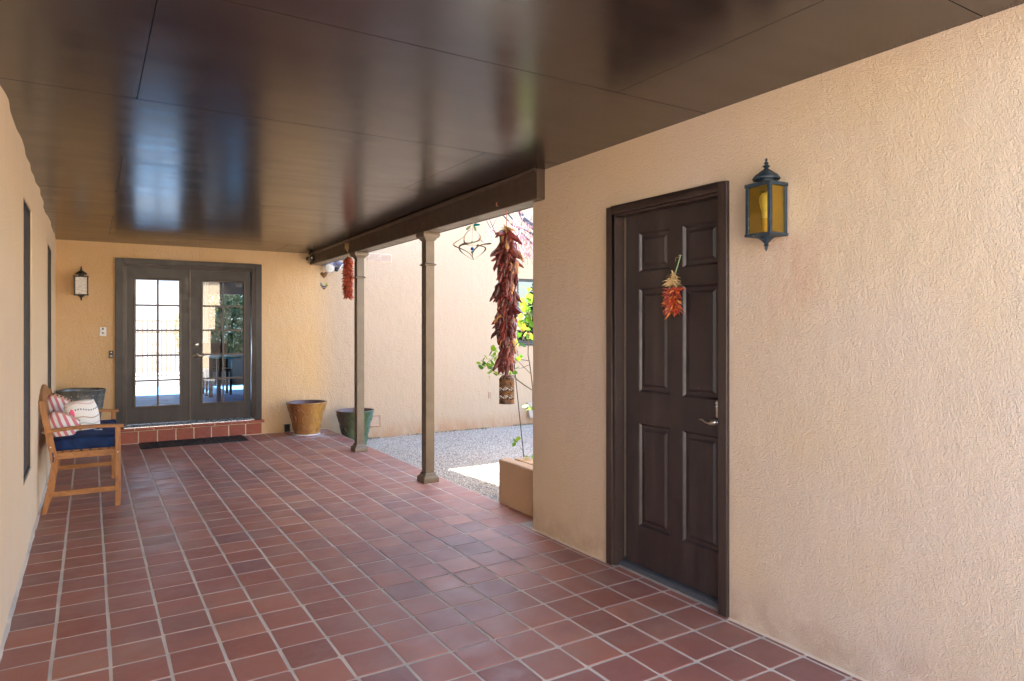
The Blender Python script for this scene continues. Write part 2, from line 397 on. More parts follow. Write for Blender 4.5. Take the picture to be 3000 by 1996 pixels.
# ------------------------------------------------------------------ helpers
def wloc(o):
    v = Vector((0,0,0))
    while o: v += o.location; o = o.parent
    return v
class MB:
    def __init__(s): s.v = []; s.f = []
    def add(s, vs, fs):
        k = len(s.v); s.v += [tuple(q) for q in vs]; s.f += [tuple(i+k for i in f) for f in fs]; return s
    def box(s, a, b):
        x0,y0,z0 = a; x1,y1,z1 = b
        return s.add([(x0,y0,z0),(x1,y0,z0),(x1,y1,z0),(x0,y1,z0),(x0,y0,z1),(x1,y0,z1),(x1,y1,z1),(x0,y1,z1)],
            [(0,3,2,1),(4,5,6,7),(0,1,5,4),(1,2,6,5),(2,3,7,6),(3,0,4,7)])
    def bar(s, p, q, w, h, up=(0,0,1)):
        p = Vector(p); q = Vector(q); d = (q-p).normalized(); u = Vector(up)
        a = d.cross(u).normalized(); b = a.cross(d).normalized()
        vs = []
        for c in (p, q):
            for i, j in ((-1,-1),(1,-1),(1,1),(-1,1)): vs.append(c + a*i*w/2 + b*j*h/2)
        return s.add(vs, [(0,1,2,3),(7,6,5,4),(0,4,5,1),(1,5,6,2),(2,6,7,3),(3,7,4,0)])
    def tube(s, pts, r, n=8, caps=True):
        pts = [Vector(p) for p in pts]; m = len(pts)
        if not isinstance(r, (list, tuple)): r = [r]*m
        d0 = (pts[1]-pts[0]).normalized()
        ref = Vector((0,0,1)) if abs(d0.z) < .9 else Vector((1,0,0))
        a = d0.cross(ref).normalized(); vs = []
        for i in range(m):
            d = (pts[min(i+1,m-1)]-pts[max(i-1,0)]).normalized()
            a = (a - d*a.dot(d)).normalized(); b = d.cross(a)
            for k in range(n):
                t = 2*math.pi*k/n; vs.append(pts[i] + (a*math.cos(t)+b*math.sin(t))*r[i])
        fs = [(i*n+k, i*n+(k+1)%n, (i+1)*n+(k+1)%n, (i+1)*n+k) for i in range(m-1) for k in range(n)]
        if caps: fs += [tuple(range(n-1,-1,-1)), tuple((m-1)*n+k for k in range(n))]
        return s.add(vs, fs)
    def lathe(s, prof, c, n=24, ax='z'):
        c = Vector(c); vs = []
        for r, z in prof:
            for k in range(n):
                t = 2*math.pi*k/n
                q = (r*math.cos(t), r*math.sin(t), z)
                if ax == 'x': q = (z, r*math.cos(t), r*math.sin(t))
                if ax == 'y': q = (r*math.cos(t), z, -r*math.sin(t))
                vs.append(c + Vector(q))
        fs = [(i*n+k, i*n+(k+1)%n, (i+1)*n+(k+1)%n, (i+1)*n+k) for i in range(len(prof)-1) for k in range(n)]
        return s.add(vs, fs)
    def prism(s, poly, plane, a, b):
        """poly in 2D extruded along the third axis between a and b. plane: 'xy','xz','yz'"""
        n = len(poly)
        def mk(p, w):
            if plane == 'xy': return (p[0], p[1], w)
            if plane == 'xz': return (p[0], w, p[1])
            return (w, p[0], p[1])
        vs = [mk(p, a) for p in poly] + [mk(p, b) for p in poly]
        fs = [tuple(range(n-1,-1,-1)), tuple(range(n, 2*n))] + [(i, (i+1)%n, n+(i+1)%n, n+i) for i in range(n)]
        return s.add(vs, fs)
    def sph(s, c, r, n=8, m=5, sc=(1,1,1)):
        c = Vector(c); prof = []
        vs = []
        for i in range(m+1):
            ph = math.pi*i/m
            for k in range(n):
                t = 2*math.pi*k/n
                vs.append(c + Vector((math.sin(ph)*math.cos(t)*r*sc[0], math.sin(ph)*math.sin(t)*r*sc[1], math.cos(ph)*r*sc[2])))
        fs = [(i*n+k, (i+1)*n+k, (i+1)*n+(k+1)%n, i*n+(k+1)%n) for i in range(m) for k in range(n)]
        return s.add(vs, fs)
    def mesh(s, name, mat, off=Vector((0,0,0)), smooth=False, fix=True):
        me = bpy.data.meshes.new(name)
        me.from_pydata([tuple(Vector(v)-off) for v in s.v], [], s.f)
        me.materials.append(M[mat] if isinstance(mat, str) else mat)
        if fix:
            bm = bmesh.new(); bm.from_mesh(me)
            bmesh.ops.remove_doubles(bm, verts=bm.verts, dist=1e-6)
            bmesh.ops.recalc_face_normals(bm, faces=bm.faces)
            bm.to_mesh(me); bm.free()
        if smooth: me.shade_smooth()
        me.update(); return me
    def build(s, name, mat, parent=None, smooth=False, bevel=0, seg=2, angle=30, local=False, fix=True):
        off = Vector((0,0,0)) if local else wloc(parent)
        o = bpy.data.objects.new(name, s.mesh(name, mat, off, smooth or bevel > 0, fix))
        COL.objects.link(o); o.parent = parent
        if bevel:
            m = o.modifiers.new('bevel', 'BEVEL'); m.width = bevel; m.segments = seg; m.limit_method = 'ANGLE'; m.angle_limit = R(angle)
            m.harden_normals = True
        elif smooth == 'auto':
            pass
        return o
def flat_auto(o, ang=40):
    """smooth shading with sharp edges above an angle"""
    bm = bmesh.new(); bm.from_mesh(o.data)
    for e in bm.edges:
        if len(e.link_faces) == 2 and e.calc_face_angle(0) > R(ang): e.smooth = False
    for f in bm.faces: f.smooth = True
    bm.to_mesh(o.data); bm.free(); return o
def thing(name, label, cat, loc=(0,0,0), group=None):
    o = bpy.data.objects.new(name, None); COL.objects.link(o); o.location = loc; o.empty_display_size = .05
    o['label'] = label; o['category'] = cat
    if group: o['group'] = group
    return o
def tag(o, label, cat, group=None):
    o['label'] = label; o['category'] = cat
    if group: o['group'] = group
    return o
def struct(o): o['kind'] = 'structure'; return o
def stuff(o): o['kind'] = 'stuff'; return o
def put(name, me, parent, loc=(0,0,0), rot=None, scale=None):
    o = bpy.data.objects.new(name, me); COL.objects.link(o); o.parent = parent
    o.location = Vector(loc) - wloc(parent) if parent else loc
    if rot is not None: o.rotation_euler = rot
    if scale is not None: o.scale = scale
    return o
def slab(axis, w0, w1, us, zs, holes=()):
    """wall slab between planes w0 and w1 (axis 'x': plane x=w, u=y; axis 'y': plane y=w, u=x); holes (u0,u1,z0,z1)."""
    us = sorted(set(us) | {h[i] for h in holes for i in (0,1)}); zs = sorted(set(zs) | {h[i] for h in holes for i in (2,3)})
    nu, nz = len(us), len(zs); mb = MB()
    def P(w, u, z): return (w, u, z) if axis == 'x' else (u, w, z)
    def solid(i, j):
        if i < 0 or j < 0 or i >= nu-1 or j >= nz-1: return False
        cu = (us[i]+us[i+1])/2; cz_ = (zs[j]+zs[j+1])/2
        return not any(h[0] < cu < h[1] and h[2] < cz_ < h[3] for h in holes)
    for i in range(nu-1):
        for j in range(nz-1):
            if not solid(i, j): continue
            a = (us[i], zs[j]); b = (us[i+1], zs[j]); c = (us[i+1], zs[j+1]); d = (us[i], zs[j+1])
            for w in (w0, w1): mb.add([P(w,*a), P(w,*b), P(w,*c), P(w,*d)], [(0,1,2,3)])
            for di, dj, p, q in ((-1,0,a,d),(1,0,b,c),(0,-1,a,b),(0,1,d,c)):
                if not solid(i+di, j+dj): mb.add([P(w0,*p), P(w0,*q), P(w1,*q), P(w1,*p)], [(0,1,2,3)])
    return mb
# branch and leaf positions of the rose bush and the pink-leaved tree (metres)
BUSH = [[(3.209,4.85,0.711),(3.227,4.887,0.882),(3.241,4.925,1.002),(3.252,4.963,1.068),(3.251,5.0,1.17),(3.286,5.037,1.289),(3.314,5.075,1.409),(3.332,5.113,1.546),(3.371,5.15,1.686)],[(3.225,4.9,1.004),(3.149,4.875,1.061),(3.065,4.85,1.116),(2.999,4.825,1.153),(2.956,4.8,1.178)],[(3.207,4.9,1.122),(3.156,4.95,1.136),(3.132,5.0,1.143),(3.114,5.05,1.157),(3.064,5.1,1.171),(3.007,5.15,1.146),(2.974,5.2,1.109)],[(3.258,5.0,1.275),(3.228,5.025,1.313),(3.198,5.05,1.343),(3.164,5.075,1.385),(3.152,5.1,1.439)],[(3.209,4.85,0.871),(3.108,4.837,0.926),(3.032,4.825,0.976),(2.984,4.812,1.012),(2.933,4.8,1.007),(2.86,4.787,1.024),(2.814,4.775,1.04),(2.743,4.763,1.074),(2.692,4.75,1.109)],[(3.016,4.8,0.978),(2.999,4.825,1.025),(2.964,4.85,1.082)],[(3.207,4.9,1.087),(3.202,4.93,1.086),(3.169,4.96,1.062),(3.146,4.99,1.052),(3.102,5.02,1.055),(3.072,5.05,1.06)],[(3.093,4.9,1.142),(3.095,4.925,1.22),(3.087,4.95,1.292)],[(3.353,5.1,1.5),(3.291,5.067,1.545),(3.216,5.033,1.579),(3.16,5.0,1.616)],[(3.327,5.1,1.409),(3.327,5.15,1.47),(3.315,5.2,1.501)],[(3.085,4.75,0.299),(3.024,4.733,0.392),(2.971,4.717,0.456),(2.934,4.7,0.492)]]
TREE = [([(4.999,7.3,2.593),(4.833,7.375,2.743),(4.79,7.45,2.822),(4.752,7.525,2.942),(4.734,7.6,3.056)],0.045),([(4.999,7.3,2.435),(4.849,7.4,2.522),(4.86,7.5,2.588),(4.848,7.6,2.658),(4.775,7.7,2.854),(4.749,7.8,2.94),(4.728,7.9,3.037)],0.018),([(4.837,7.3,2.6),(4.782,7.38,2.659),(4.759,7.46,2.694),(4.67,7.54,2.738),(4.571,7.62,2.876),(4.555,7.7,2.95)],0.016),([(4.848,7.6,2.658),(4.788,7.643,2.617),(4.653,7.686,2.627),(4.529,7.729,2.641),(4.491,7.771,2.712),(4.484,7.814,2.735),(4.466,7.857,2.813),(4.474,7.9,2.902)],0.01),([(4.571,7.8,2.652),(4.537,7.833,2.751),(4.508,7.867,2.845),(4.501,7.9,2.923)],0.007),([(4.518,7.8,2.745),(4.591,7.825,2.837),(4.643,7.85,2.896)],0.005),([(4.837,7.3,2.493),(4.811,7.35,2.483),(4.742,7.4,2.488)],0.008),([(4.747,7.4,2.811),(4.763,7.4,2.857),(4.758,7.4,2.911)],0.006),([(4.747,7.4,2.811),(4.731,7.433,2.724),(4.731,7.467,2.656),(4.779,7.5,2.555)],0.006),([(4.651,7.5,2.817),(4.666,7.533,2.732),(4.73,7.567,2.65),(4.816,7.6,2.569)],0.006)]
LEAVES = [(2.812,5.01,1.125),(2.799,4.92,1.121),(2.77,4.98,1.098),(2.829,5.04,1.077),(2.922,5.09,1.125),(2.886,5.16,1.107),(2.893,5.1,1.098),(2.831,5.08,1.099),(2.902,5.16,1.169),(2.923,5.16,1.097),(2.867,5.02,1.085),(2.969,5.18,1.124),(2.84,4.94,1.171),(2.821,5.03,1.081),(2.877,5.05,1.146),(2.864,5.08,1.14),(2.961,5.1,1.152),(3.055,5.2,1.151),(3.002,5.16,1.22),(2.984,5.07,1.153),(3.002,5.15,1.216),(2.853,4.92,1.218),(2.888,4.93,1.153),(2.893,4.95,1.205),(2.857,4.97,1.017),(2.707,4.76,1.049),(2.915,4.97,1.059),(2.968,5.0,1.038),(2.82,4.9,1.09),(2.757,4.85,1.083),(2.778,4.76,1.091),(2.946,4.99,1.058),(2.877,4.87,1.061),(2.847,4.9,1.034),(2.902,4.99,1.029),(2.863,4.93,1.052),(3.043,5.0,1.049),(2.953,4.8,1.043),(2.944,4.8,1.041),(2.969,4.81,1.036),(3.046,4.94,1.039),(3.026,4.95,1.02),(2.984,4.94,1.073),(3.053,4.89,1.058),(3.292,5.11,1.446),(3.28,5.18,1.438),(3.312,5.23,1.437),(3.25,5.22,1.405),(3.319,5.24,1.464),(3.235,5.13,1.469),(3.305,5.1,1.483),(3.255,5.13,1.361),(3.339,5.1,1.472),(3.32,5.14,1.352),(3.25,5.16,1.48),(3.302,5.25,1.364),(3.295,5.24,1.454),(3.298,5.1,1.365),(3.281,5.24,1.452),(3.238,5.13,1.442),(3.364,5.28,1.432),(3.315,5.28,1.502),(3.363,5.13,1.334),(3.335,5.07,1.345),(3.381,5.2,1.359),(3.273,5.1,1.452),(3.262,5.18,1.489),(3.171,5.01,1.366),(3.464,5.28,1.383),(3.394,5.17,1.349),(3.212,5.05,1.533),(3.317,5.16,1.553),(3.35,5.18,1.498),(3.388,5.26,1.639),(3.308,5.11,1.528),(3.36,5.25,1.581),(3.376,5.28,1.529),(3.284,5.0,1.518),(3.269,5.01,1.51),(3.314,5.16,1.631),(3.383,5.23,1.593),(3.201,5.04,1.667),(3.38,5.29,1.677),(3.388,5.15,1.669),(3.286,5.11,1.62),(3.332,5.11,1.567),(3.226,5.04,1.614),(3.324,5.11,1.541),(3.259,5.11,1.646),(3.33,5.11,1.528),(3.367,5.13,1.561),(3.362,5.21,1.588),(3.321,5.14,1.546),(3.343,5.21,1.579),(3.268,5.13,1.598),(3.366,5.11,1.498),(3.352,5.08,1.678),(3.426,5.24,1.769),(3.438,5.24,1.673),(3.393,5.17,1.689),(3.239,5.0,1.696),(3.25,5.01,1.675),(3.408,5.26,1.772),(3.408,5.25,1.781),(3.171,5.13,1.281),(3.248,5.12,1.265),(3.267,5.15,1.403),(3.148,5.02,1.303),(3.172,5.01,1.27),(3.215,5.17,1.323),(3.133,5.05,1.382),(3.197,5.08,1.296),(3.161,5.07,1.35),(3.122,4.95,1.198),(3.177,4.97,1.171),(3.121,4.98,1.151),(3.139,4.95,1.164),(3.227,4.91,0.708),(3.251,4.99,0.705),(3.259,4.97,0.719),(3.208,4.92,0.734),(2.939,4.7,0.501),(2.943,4.71,0.476),(2.95,4.72,0.494),(2.939,4.7,0.503),(3.055,4.68,0.349),(3.052,4.66,0.358),(3.16,4.8,0.338),(3.081,4.69,0.337),(3.105,4.71,0.319),(2.947,5.07,1.247),(2.956,5.09,1.246),(2.874,4.95,1.265)]
PINK = [(5.11,7.87,2.655),(4.808,7.33,2.709),(4.83,7.69,2.774),(4.839,7.38,2.51),(4.919,7.5,2.715),(4.72,7.26,2.742),(4.877,7.45,2.713),(4.631,7.2,2.546),(4.76,7.54,2.67),(4.922,7.87,2.672),(4.617,7.28,2.595),(4.575,7.28,2.554),(4.777,7.27,2.491),(5.107,7.74,2.74),(4.996,7.67,2.749),(4.773,7.39,2.536),(4.993,7.67,2.531),(4.834,7.55,2.779),(4.851,7.67,2.601),(4.913,7.65,2.777),(5.047,7.82,2.81),(5.075,7.85,2.835),(4.795,7.7,2.726),(4.925,7.65,2.657),(4.665,7.32,2.675),(4.784,7.73,2.603),(4.776,7.45,2.564),(4.906,7.81,2.73),(4.555,7.37,2.613),(4.844,7.43,2.689),(4.911,7.74,2.67),(4.601,7.28,2.5),(4.574,7.28,2.728),(4.779,7.33,2.555),(4.822,7.72,2.702),(4.979,7.61,2.593),(4.567,7.34,2.642),(4.701,7.34,2.6),(4.53,7.22,2.509),(5.137,7.86,2.584),(4.82,7.61,2.645),(4.956,7.68,2.524),(4.747,7.54,2.534),(4.636,7.2,2.531),(4.917,7.54,2.609),(4.695,7.34,2.633),(4.835,7.55,2.804),(4.906,7.6,2.685),(4.819,7.29,2.502),(4.723,7.24,2.572),(4.588,7.25,2.685),(4.759,7.43,2.5),(4.788,7.29,2.562),(5.148,7.85,2.68),(4.83,7.44,2.567),(5.099,7.8,2.561),(4.796,7.54,2.57),(4.504,7.25,2.736),(4.718,7.55,2.755),(4.86,7.5,2.639),(4.861,7.53,2.717),(4.77,7.33,2.655),(4.905,7.46,2.58),(4.822,7.62,2.653),(4.6,7.35,2.769),(4.907,7.52,2.772),(4.574,7.32,2.699),(4.581,7.22,2.699),(4.684,7.54,2.749),(4.648,7.51,2.789),(4.593,7.24,2.539),(4.58,7.22,2.63),(4.802,7.27,2.707),(4.87,7.64,2.777),(4.572,7.24,2.715),(5.036,7.75,2.769),(4.723,7.41,2.495),(4.875,7.77,2.762),(4.687,7.27,2.659),(4.931,7.61,2.519),(4.475,7.26,2.739),(4.514,7.24,2.737),(4.744,7.34,2.5),(5.134,7.76,2.711),(4.758,7.22,2.476),(4.953,7.86,2.666),(4.832,7.79,2.752),(4.618,7.43,2.661),(4.741,7.32,2.489),(5.062,7.78,2.623),(4.83,7.45,2.341),(4.984,7.75,2.506),(4.725,7.32,2.439),(5.03,7.7,2.433),(4.695,7.31,2.398),(4.916,7.53,2.517),(4.758,7.27,2.364),(4.878,7.65,2.376),(4.949,7.51,2.362),(4.9,7.43,2.378),(4.802,7.48,2.496),(5.023,7.6,2.516),(4.85,7.65,2.516),(4.66,7.31,2.473),(4.692,7.21,2.371),(4.688,7.35,2.316),(5.022,7.75,2.472),(4.921,7.57,2.381),(4.615,7.26,2.442),(4.74,7.22,2.458),(5.176,7.83,2.532),(4.655,7.36,2.404),(5.025,7.65,2.427),(4.873,7.44,2.352),(4.727,7.28,2.404),(5.106,7.77,2.447),(4.791,7.52,2.415),(4.865,7.44,2.495),(4.899,7.59,2.514),(5.005,7.65,2.462),(4.837,7.45,2.469),(4.969,7.5,2.461),(4.629,7.32,2.442),(5.159,7.81,2.429),(5.199,7.85,2.457),(5.091,7.86,2.488),(4.971,7.54,2.351),(5.174,7.9,2.499),(5.183,7.85,2.517),(4.901,7.71,2.521),(4.891,7.65,2.436),(4.668,7.39,2.358),(4.971,7.72,2.481),(4.758,7.27,2.434),(4.641,7.25,2.403),(4.883,7.69,2.395),(5.171,7.81,2.381),(4.763,7.42,2.471),(4.889,7.58,2.428),(4.748,7.4,2.344),(4.496,7.76,2.601),(4.48,7.76,2.673),(4.34,7.57,2.652),(4.196,7.24,2.597),(4.333,7.53,2.575),(4.619,7.89,2.635),(4.135,7.21,2.587),(4.187,7.24,2.578),(4.72,7.42,2.888),(4.727,7.49,2.804),(4.734,7.5,2.908),(4.999,7.84,2.89),(4.676,7.29,2.847),(4.836,7.56,2.823),(4.743,7.4,2.826),(4.816,7.65,2.941),(4.837,7.53,2.803),(4.96,7.77,2.842),(4.819,7.56,2.874),(4.834,7.68,2.923),(4.937,7.49,2.94),(5.062,7.76,3.003),(4.775,7.31,2.85),(4.88,7.49,2.939),(5.166,7.85,2.978),(4.98,7.6,3.026),(4.84,7.4,2.926),(4.772,7.27,2.851)]
# ------------------------------------------------------------------ dimensions (metres)
XL, XR, YB, YE = -.336, 2.64, 9.46, 4.0        # left wall, right wall, back wall, end of right wall
Y_REAR = .85          # porch roof and side walls end just behind the camera's field of view
F_REAR = -1.6         # tiled floor runs on behind
def cz(y): return 2.487 if y < 5 else 2.487 - (y-5)*.0140
def gz(x, y): return -.055 - .14*min(1, max(0, (y-5.2)/3.9))**1.2

# ------------------------------------------------------------------ ground
g = MB(); S = 900
g.add([(-S,-S,-.26),(S,-S,-.26),(S,S,-.26),(-S,S,-.26)], [(0,1,2,3)])
struct(g.build('ground', 'earth'))
g = MB()
xs = [2.815 + i*.25 for i in range(40)]; ys = [4.0 + i*.26 for i in range(22)]
vs = [(x, min(y, YB+.02), gz(x, y)-.004) for x in xs for y in ys]
g.add(vs, [(i*22+j, (i+1)*22+j, (i+1)*22+j+1, i*22+j+1) for i in range(39) for j in range(21)])
struct(g.build('courtyard_ground', 'gravel_bed', smooth=True))
g = MB().box((-9,-14,-.25),(12,F_REAR-.01,-.03)); struct(g.build('driveway', 'concrete'))
g = MB().box((-4.6,F_REAR,-.25),(XL-.06,.849,-.04)); g.box((XR+.11,F_REAR,-.25),(12,.849,-.04)); struct(g.build('side_path', 'concrete'))
nw = MB().box((-9,-7.4,-.05),(10,-7.1,3.0)); tag(nw.build('bounce_wall', 'wall_left'), 'pale stucco wall added behind the camera to bounce sunlight into the porch', 'wall')  # added out of view as a sunlit reflector for the porch
# pebbles on the courtyard
rng = np.random.default_rng(5)
ico = bmesh.new(); bmesh.ops.create_icosphere(ico, subdivisions=1, radius=1)
iv = np.array([v.co[:] for v in ico.verts]); itri = np.array([[v.index for v in f.verts] for f in ico.faces]); ico.free()
gx, gy = np.meshgrid(np.arange(2.825, 6.9, .0142), np.arange(4.2, 9.44, .0142))
gx = gx.ravel(); gy = gy.ravel()
gx += rng.uniform(-.008, .008, gx.size); gy += rng.uniform(-.008, .008, gy.size)
k = (gx < .70*gy + .42) & ~((gx < 3.3) & (gy < 4.74)) & (gy < YB-.02)
gx = gx[k]; gy = gy[k]; N = gx.size
rad = rng.uniform(.0055, .0105, N); sc = np.stack([rad, rad*rng.uniform(.6, 1, N), rad*rng.uniform(.4, .7, N)], 1)
th = rng.uniform(0, 6.28, N); ct, st = np.cos(th), np.sin(th)
V = iv[None]*sc[:, None, :]*rng.uniform(.8, 1.15, (N, 12, 1))
X = V[..., 0]*ct[:, None] - V[..., 1]*st[:, None]; Yv = V[..., 0]*st[:, None] + V[..., 1]*ct[:, None]
gzz = -.055 - .14*np.clip((gy-5.2)/3.9, 0, 1)**1.2
X += gx[:, None]; Yv += gy[:, None]; Z = V[..., 2] + (gzz + rad*.15 + rng.uniform(-.002, .004, N) + .006*np.sin(gx*3.1)*np.sin(gy*2.3))[:, None]
co = np.stack([X, Yv, Z], -1).reshape(-1, 3).astype(np.float32)
fi = (itri[None] + (np.arange(N)*12)[:, None, None]).reshape(-1).astype(np.int32)
me = bpy.data.meshes.new('gravel'); me.vertices.add(N*12); me.vertices.foreach_set('co', co.ravel())
me.loops.add(fi.size); me.loops.foreach_set('vertex_index', fi); me.polygons.add(N*20)
me.polygons.foreach_set('loop_start', np.arange(0, fi.size, 3, dtype=np.int32)); me.update(calc_edges=True); me.validate()
me.materials.append(M['pebble']); go = bpy.data.objects.new('gravel', me); COL.objects.link(go); stuff(go)
tag(go, 'grey and tan loose gravel covering the courtyard beside the tiled porch', 'gravel')
# weeds along the foot of the courtyard wall
wd = MB()
for i in range(900):
    x = random.uniform(2.95, 6.8); y = YB - abs(random.gauss(0, .035)) - .012
    if noise.noise((x*1.7, 3, 1)) < -.12: continue
    h = random.uniform(.01, .035); a = random.uniform(0, 6.28); z = gz(x, y)
    dx, dy = math.cos(a)*.004, math.sin(a)*.004
    wd.add([(x-dx, y-dy, z), (x+dx, y+dy, z), (x+random.uniform(-.02,.02), y-random.uniform(0,.02), z+h)], [(0,1,2)])
o = stuff(wd.build('weeds', 'green_leaf', fix=False)); tag(o, 'low green weeds growing along the foot of the courtyard wall', 'weeds')

# ------------------------------------------------------------------ tiled porch floor
fl = MB()
fl.prism([(XL-.05,F_REAR),(XR+.1,F_REAR),(XR+.1,4.0),(2.81,4.0),(2.81,YB+.02),(XL-.05,YB+.02)], 'xy', -.26, -.0018)
floor = struct(fl.build('floor', 'grout'))
PT = .2106
def rowoff(x): return -.026*(2.6-x)/2.74
def tile_mesh(w, l, seed, name='tile'):
    r = random.Random(seed); j = lambda s=.0016: r.uniform(-s, s)
    b = .0028; vs = []
    cor = [(-w/2,-l/2),(w/2,-l/2),(w/2,l/2),(-w/2,l/2)]
    ring = []
    for i, (x, y) in enumerate(cor):
        sx = 1 if x > 0 else -1; sy = 1 if y > 0 else -1; q = r.uniform(.004, .009)
        a = (x-sx*q, y); c = (x, y-sy*q)
        if i in (0, 2): a, c = c, a
        ring += [(a[0]+j(), a[1]+j()), (c[0]+j(), c[1]+j())]
    # ring order: make ccw
    ring.sort(key=lambda p: math.atan2(p[1], p[0]))
    tops = [(x*(1-2*b/w), y*(1-2*b/l), j(.0003)) for x, y in ring]
    mids = [(x, y, -.0012) for x, y in ring]; low = [(x, y, -.012) for x, y in ring]
    n = 8; mb = MB()
    mb.add(tops+mids+low, [tuple(range(n))] + [(k, n+k, n+(k+1)%n, (k+1)%n) for k in range(n)] + [(n+k, 2*n+k, 2*n+(k+1)%n, n+(k+1)%n) for k in range(n)])
    return mb
cells = []
cols = [(-.137 + i*(2.600+.137)/13, -.137 + (i+1)*(2.600+.137)/13) for i in range(13)]
xs_all = [(-.340, -.137)] + cols + [(2.600, 2.640), ]
y_anchor = 1.625
k0 = int((F_REAR - y_anchor)/PT); k1 = 38
rr = random.Random(4)
coljit = {}
for ci, (x0, x1) in enumerate(xs_all):
    jit = rr.uniform(-.0022, .0022) if 1 <= ci <= 8 else rr.uniform(-.0015, .0015)
    for kk in range(k0, k1):
        jit += rr.uniform(-.0012, .0012); jit = max(-.004, min(.004, jit))
        yo = rowoff((x0+x1)/2) + jit
        ya = y_anchor + kk*PT + yo; yb = ya + PT
        if yb > YB-.005: yb = YB-.012
        if ya > YB-.06: continue
        if ya < F_REAR: continue
        if ci == len(xs_all)-1 and ya < YE-.03:
            if 2.24 < (ya+yb)/2 < 3.2: cells.append((x0, 2.66, ya, yb))
            else: cells.append((x0, 2.632, ya, yb))
        elif ci == len(xs_all)-1: cells.append((x0, 2.81, ya, yb))
        else: cells.append((x0, x1, ya, yb))
from bpy_extras.object_utils import world_to_camera_view
bpy.context.view_layer.update()
def inframe(x, y, z=0, m=.03):
    ang = R(31.716); d = x*math.sin(ang)+y*math.cos(ang)
    if d < .3: return False
    u = .5 + (x*math.cos(ang)-y*math.sin(ang))/d*24/36; v = .5 - ((z-1.41)/d*24/36 + 0)*3000/1996
    return -m < u < 1+m and v < 1.06+m
vis = [c for c in cells if any(inframe(x, y) for x in c[:2] for y in c[2:])]
vis.sort(key=lambda c: (c[0]+c[1])**2/4 + (c[2]+c[3])**2/4)
near = set(vis[:298])
tvar = [tile_mesh(PT-.0135, PT-.0122, 100+i).mesh('tile', 'tile') for i in range(10)]
strip_mesh = {}
far = MB()
for c in cells:
    x0, x1, ya, yb = c; w = x1-x0-.0135; l = yb-ya-.0122
    if w < .012 or l < .012: continue
    cx, cy = (x0+x1)/2, (ya+yb)/2
    if c in near:
        std = abs(w-(PT-.0135)) < .004 and abs(l-(PT-.0122)) < .002
        if std: me = rr.choice(tvar)
        else:
            key = (round(w, 2), round(l, 2))
            if key not in strip_mesh: strip_mesh[key] = tile_mesh(w, l, 7).mesh('tile', 'tile')
            me = strip_mesh[key]
        put('tile', me, floor, (cx+rr.uniform(-.0012,.0012), cy+rr.uniform(-.001,.001), rr.uniform(-.0007,.0007)),
            (R(rr.uniform(-.12,.12)), R(rr.uniform(-.12,.12)), R(rr.uniform(-.35,.35)) + (math.pi if std and rr.random() < .5 else 0)))
    else:
        q = tile_mesh(w, l, rr.randrange(9999)); dz = rr.uniform(-.0007, .0007)
        far.add([(x+cx, y+cy, z+dz) for x, y, z in q.v], q.f)
o = stuff(far.build('tile_field', 'tile', floor, fix=False))
# rough mortar cove along the left and right walls
for nm, xa, ya0, ya1, sgn in (('mortar', XL, Y_REAR, 9.4, 1), ('mortar', XR-.006, Y_REAR, 2.26, -1), ('mortar', XR-.006, 3.19, 3.99, -1)):
    mb = MB(); pr = []
    n = max(4, int((ya1-ya0)/.04))
    for i in range(n+1):
        y = ya0 + (ya1-ya0)*i/n; w = (.017 if sgn > 0 else .010)*(1+.5*noise.noise((y*6, sgn, 0))); h = w*(.9 if sgn > 0 else .25)
        pr.append([(xa - sgn*.01, y, h), (xa + sgn*w*.35, y, h*.6), (xa + sgn*w, y, -.002), (xa-sgn*.01, y, -.004)])
    for i in range(n):
        mb.add(pr[i]+pr[i+1], [(0,1,5,4),(1,2,6,5)])
    mb.build(nm, 'grout_light' if sgn < 0 else 'grout', floor, smooth=True)

# ------------------------------------------------------------------ walls
def fine(a, b, s): n = max(1, int(round((b-a)/s))); return [a+(b-a)*i/n for i in range(n+1)]
# right wall (building beside the porch)
w = slab('x', XR, XR+.20, [Y_REAR, 2.264+.03, 3.172-.03, YE], [-.25, 2.9], [(2.294, 3.142, -.25, 2.092)])
right = thing('stucco_wall', 'peach stucco wall holding the brown panelled door and amber lantern', 'wall', (XR, 1.2, 0))
w.build('stucco', 'wall_right', right, bevel=.012, seg=3)
MB().box((XR+.20, Y_REAR, -.25),(5.6, YE-.003, 2.9)).build('building_mass', 'wall_right', right)
MB().box((XR+.004, 2.2, 2.12),(XR+.19, 3.2, 2.6)).v
# back wall with the french doors and courtyard window
bh = [(.30, 1.89, .19, 2.20), (5.94, 7.40, 1.145, 2.212)]
w = slab('y', YB, YB+.20, [-.6, 9.5], [-.4, 3.4], bh)
back = thing('stucco_wall', 'apricot stucco wall running behind the french doors and out along the gravel courtyard', 'wall', (4, YB, 0))
w.build('stucco', 'wall_back', back)
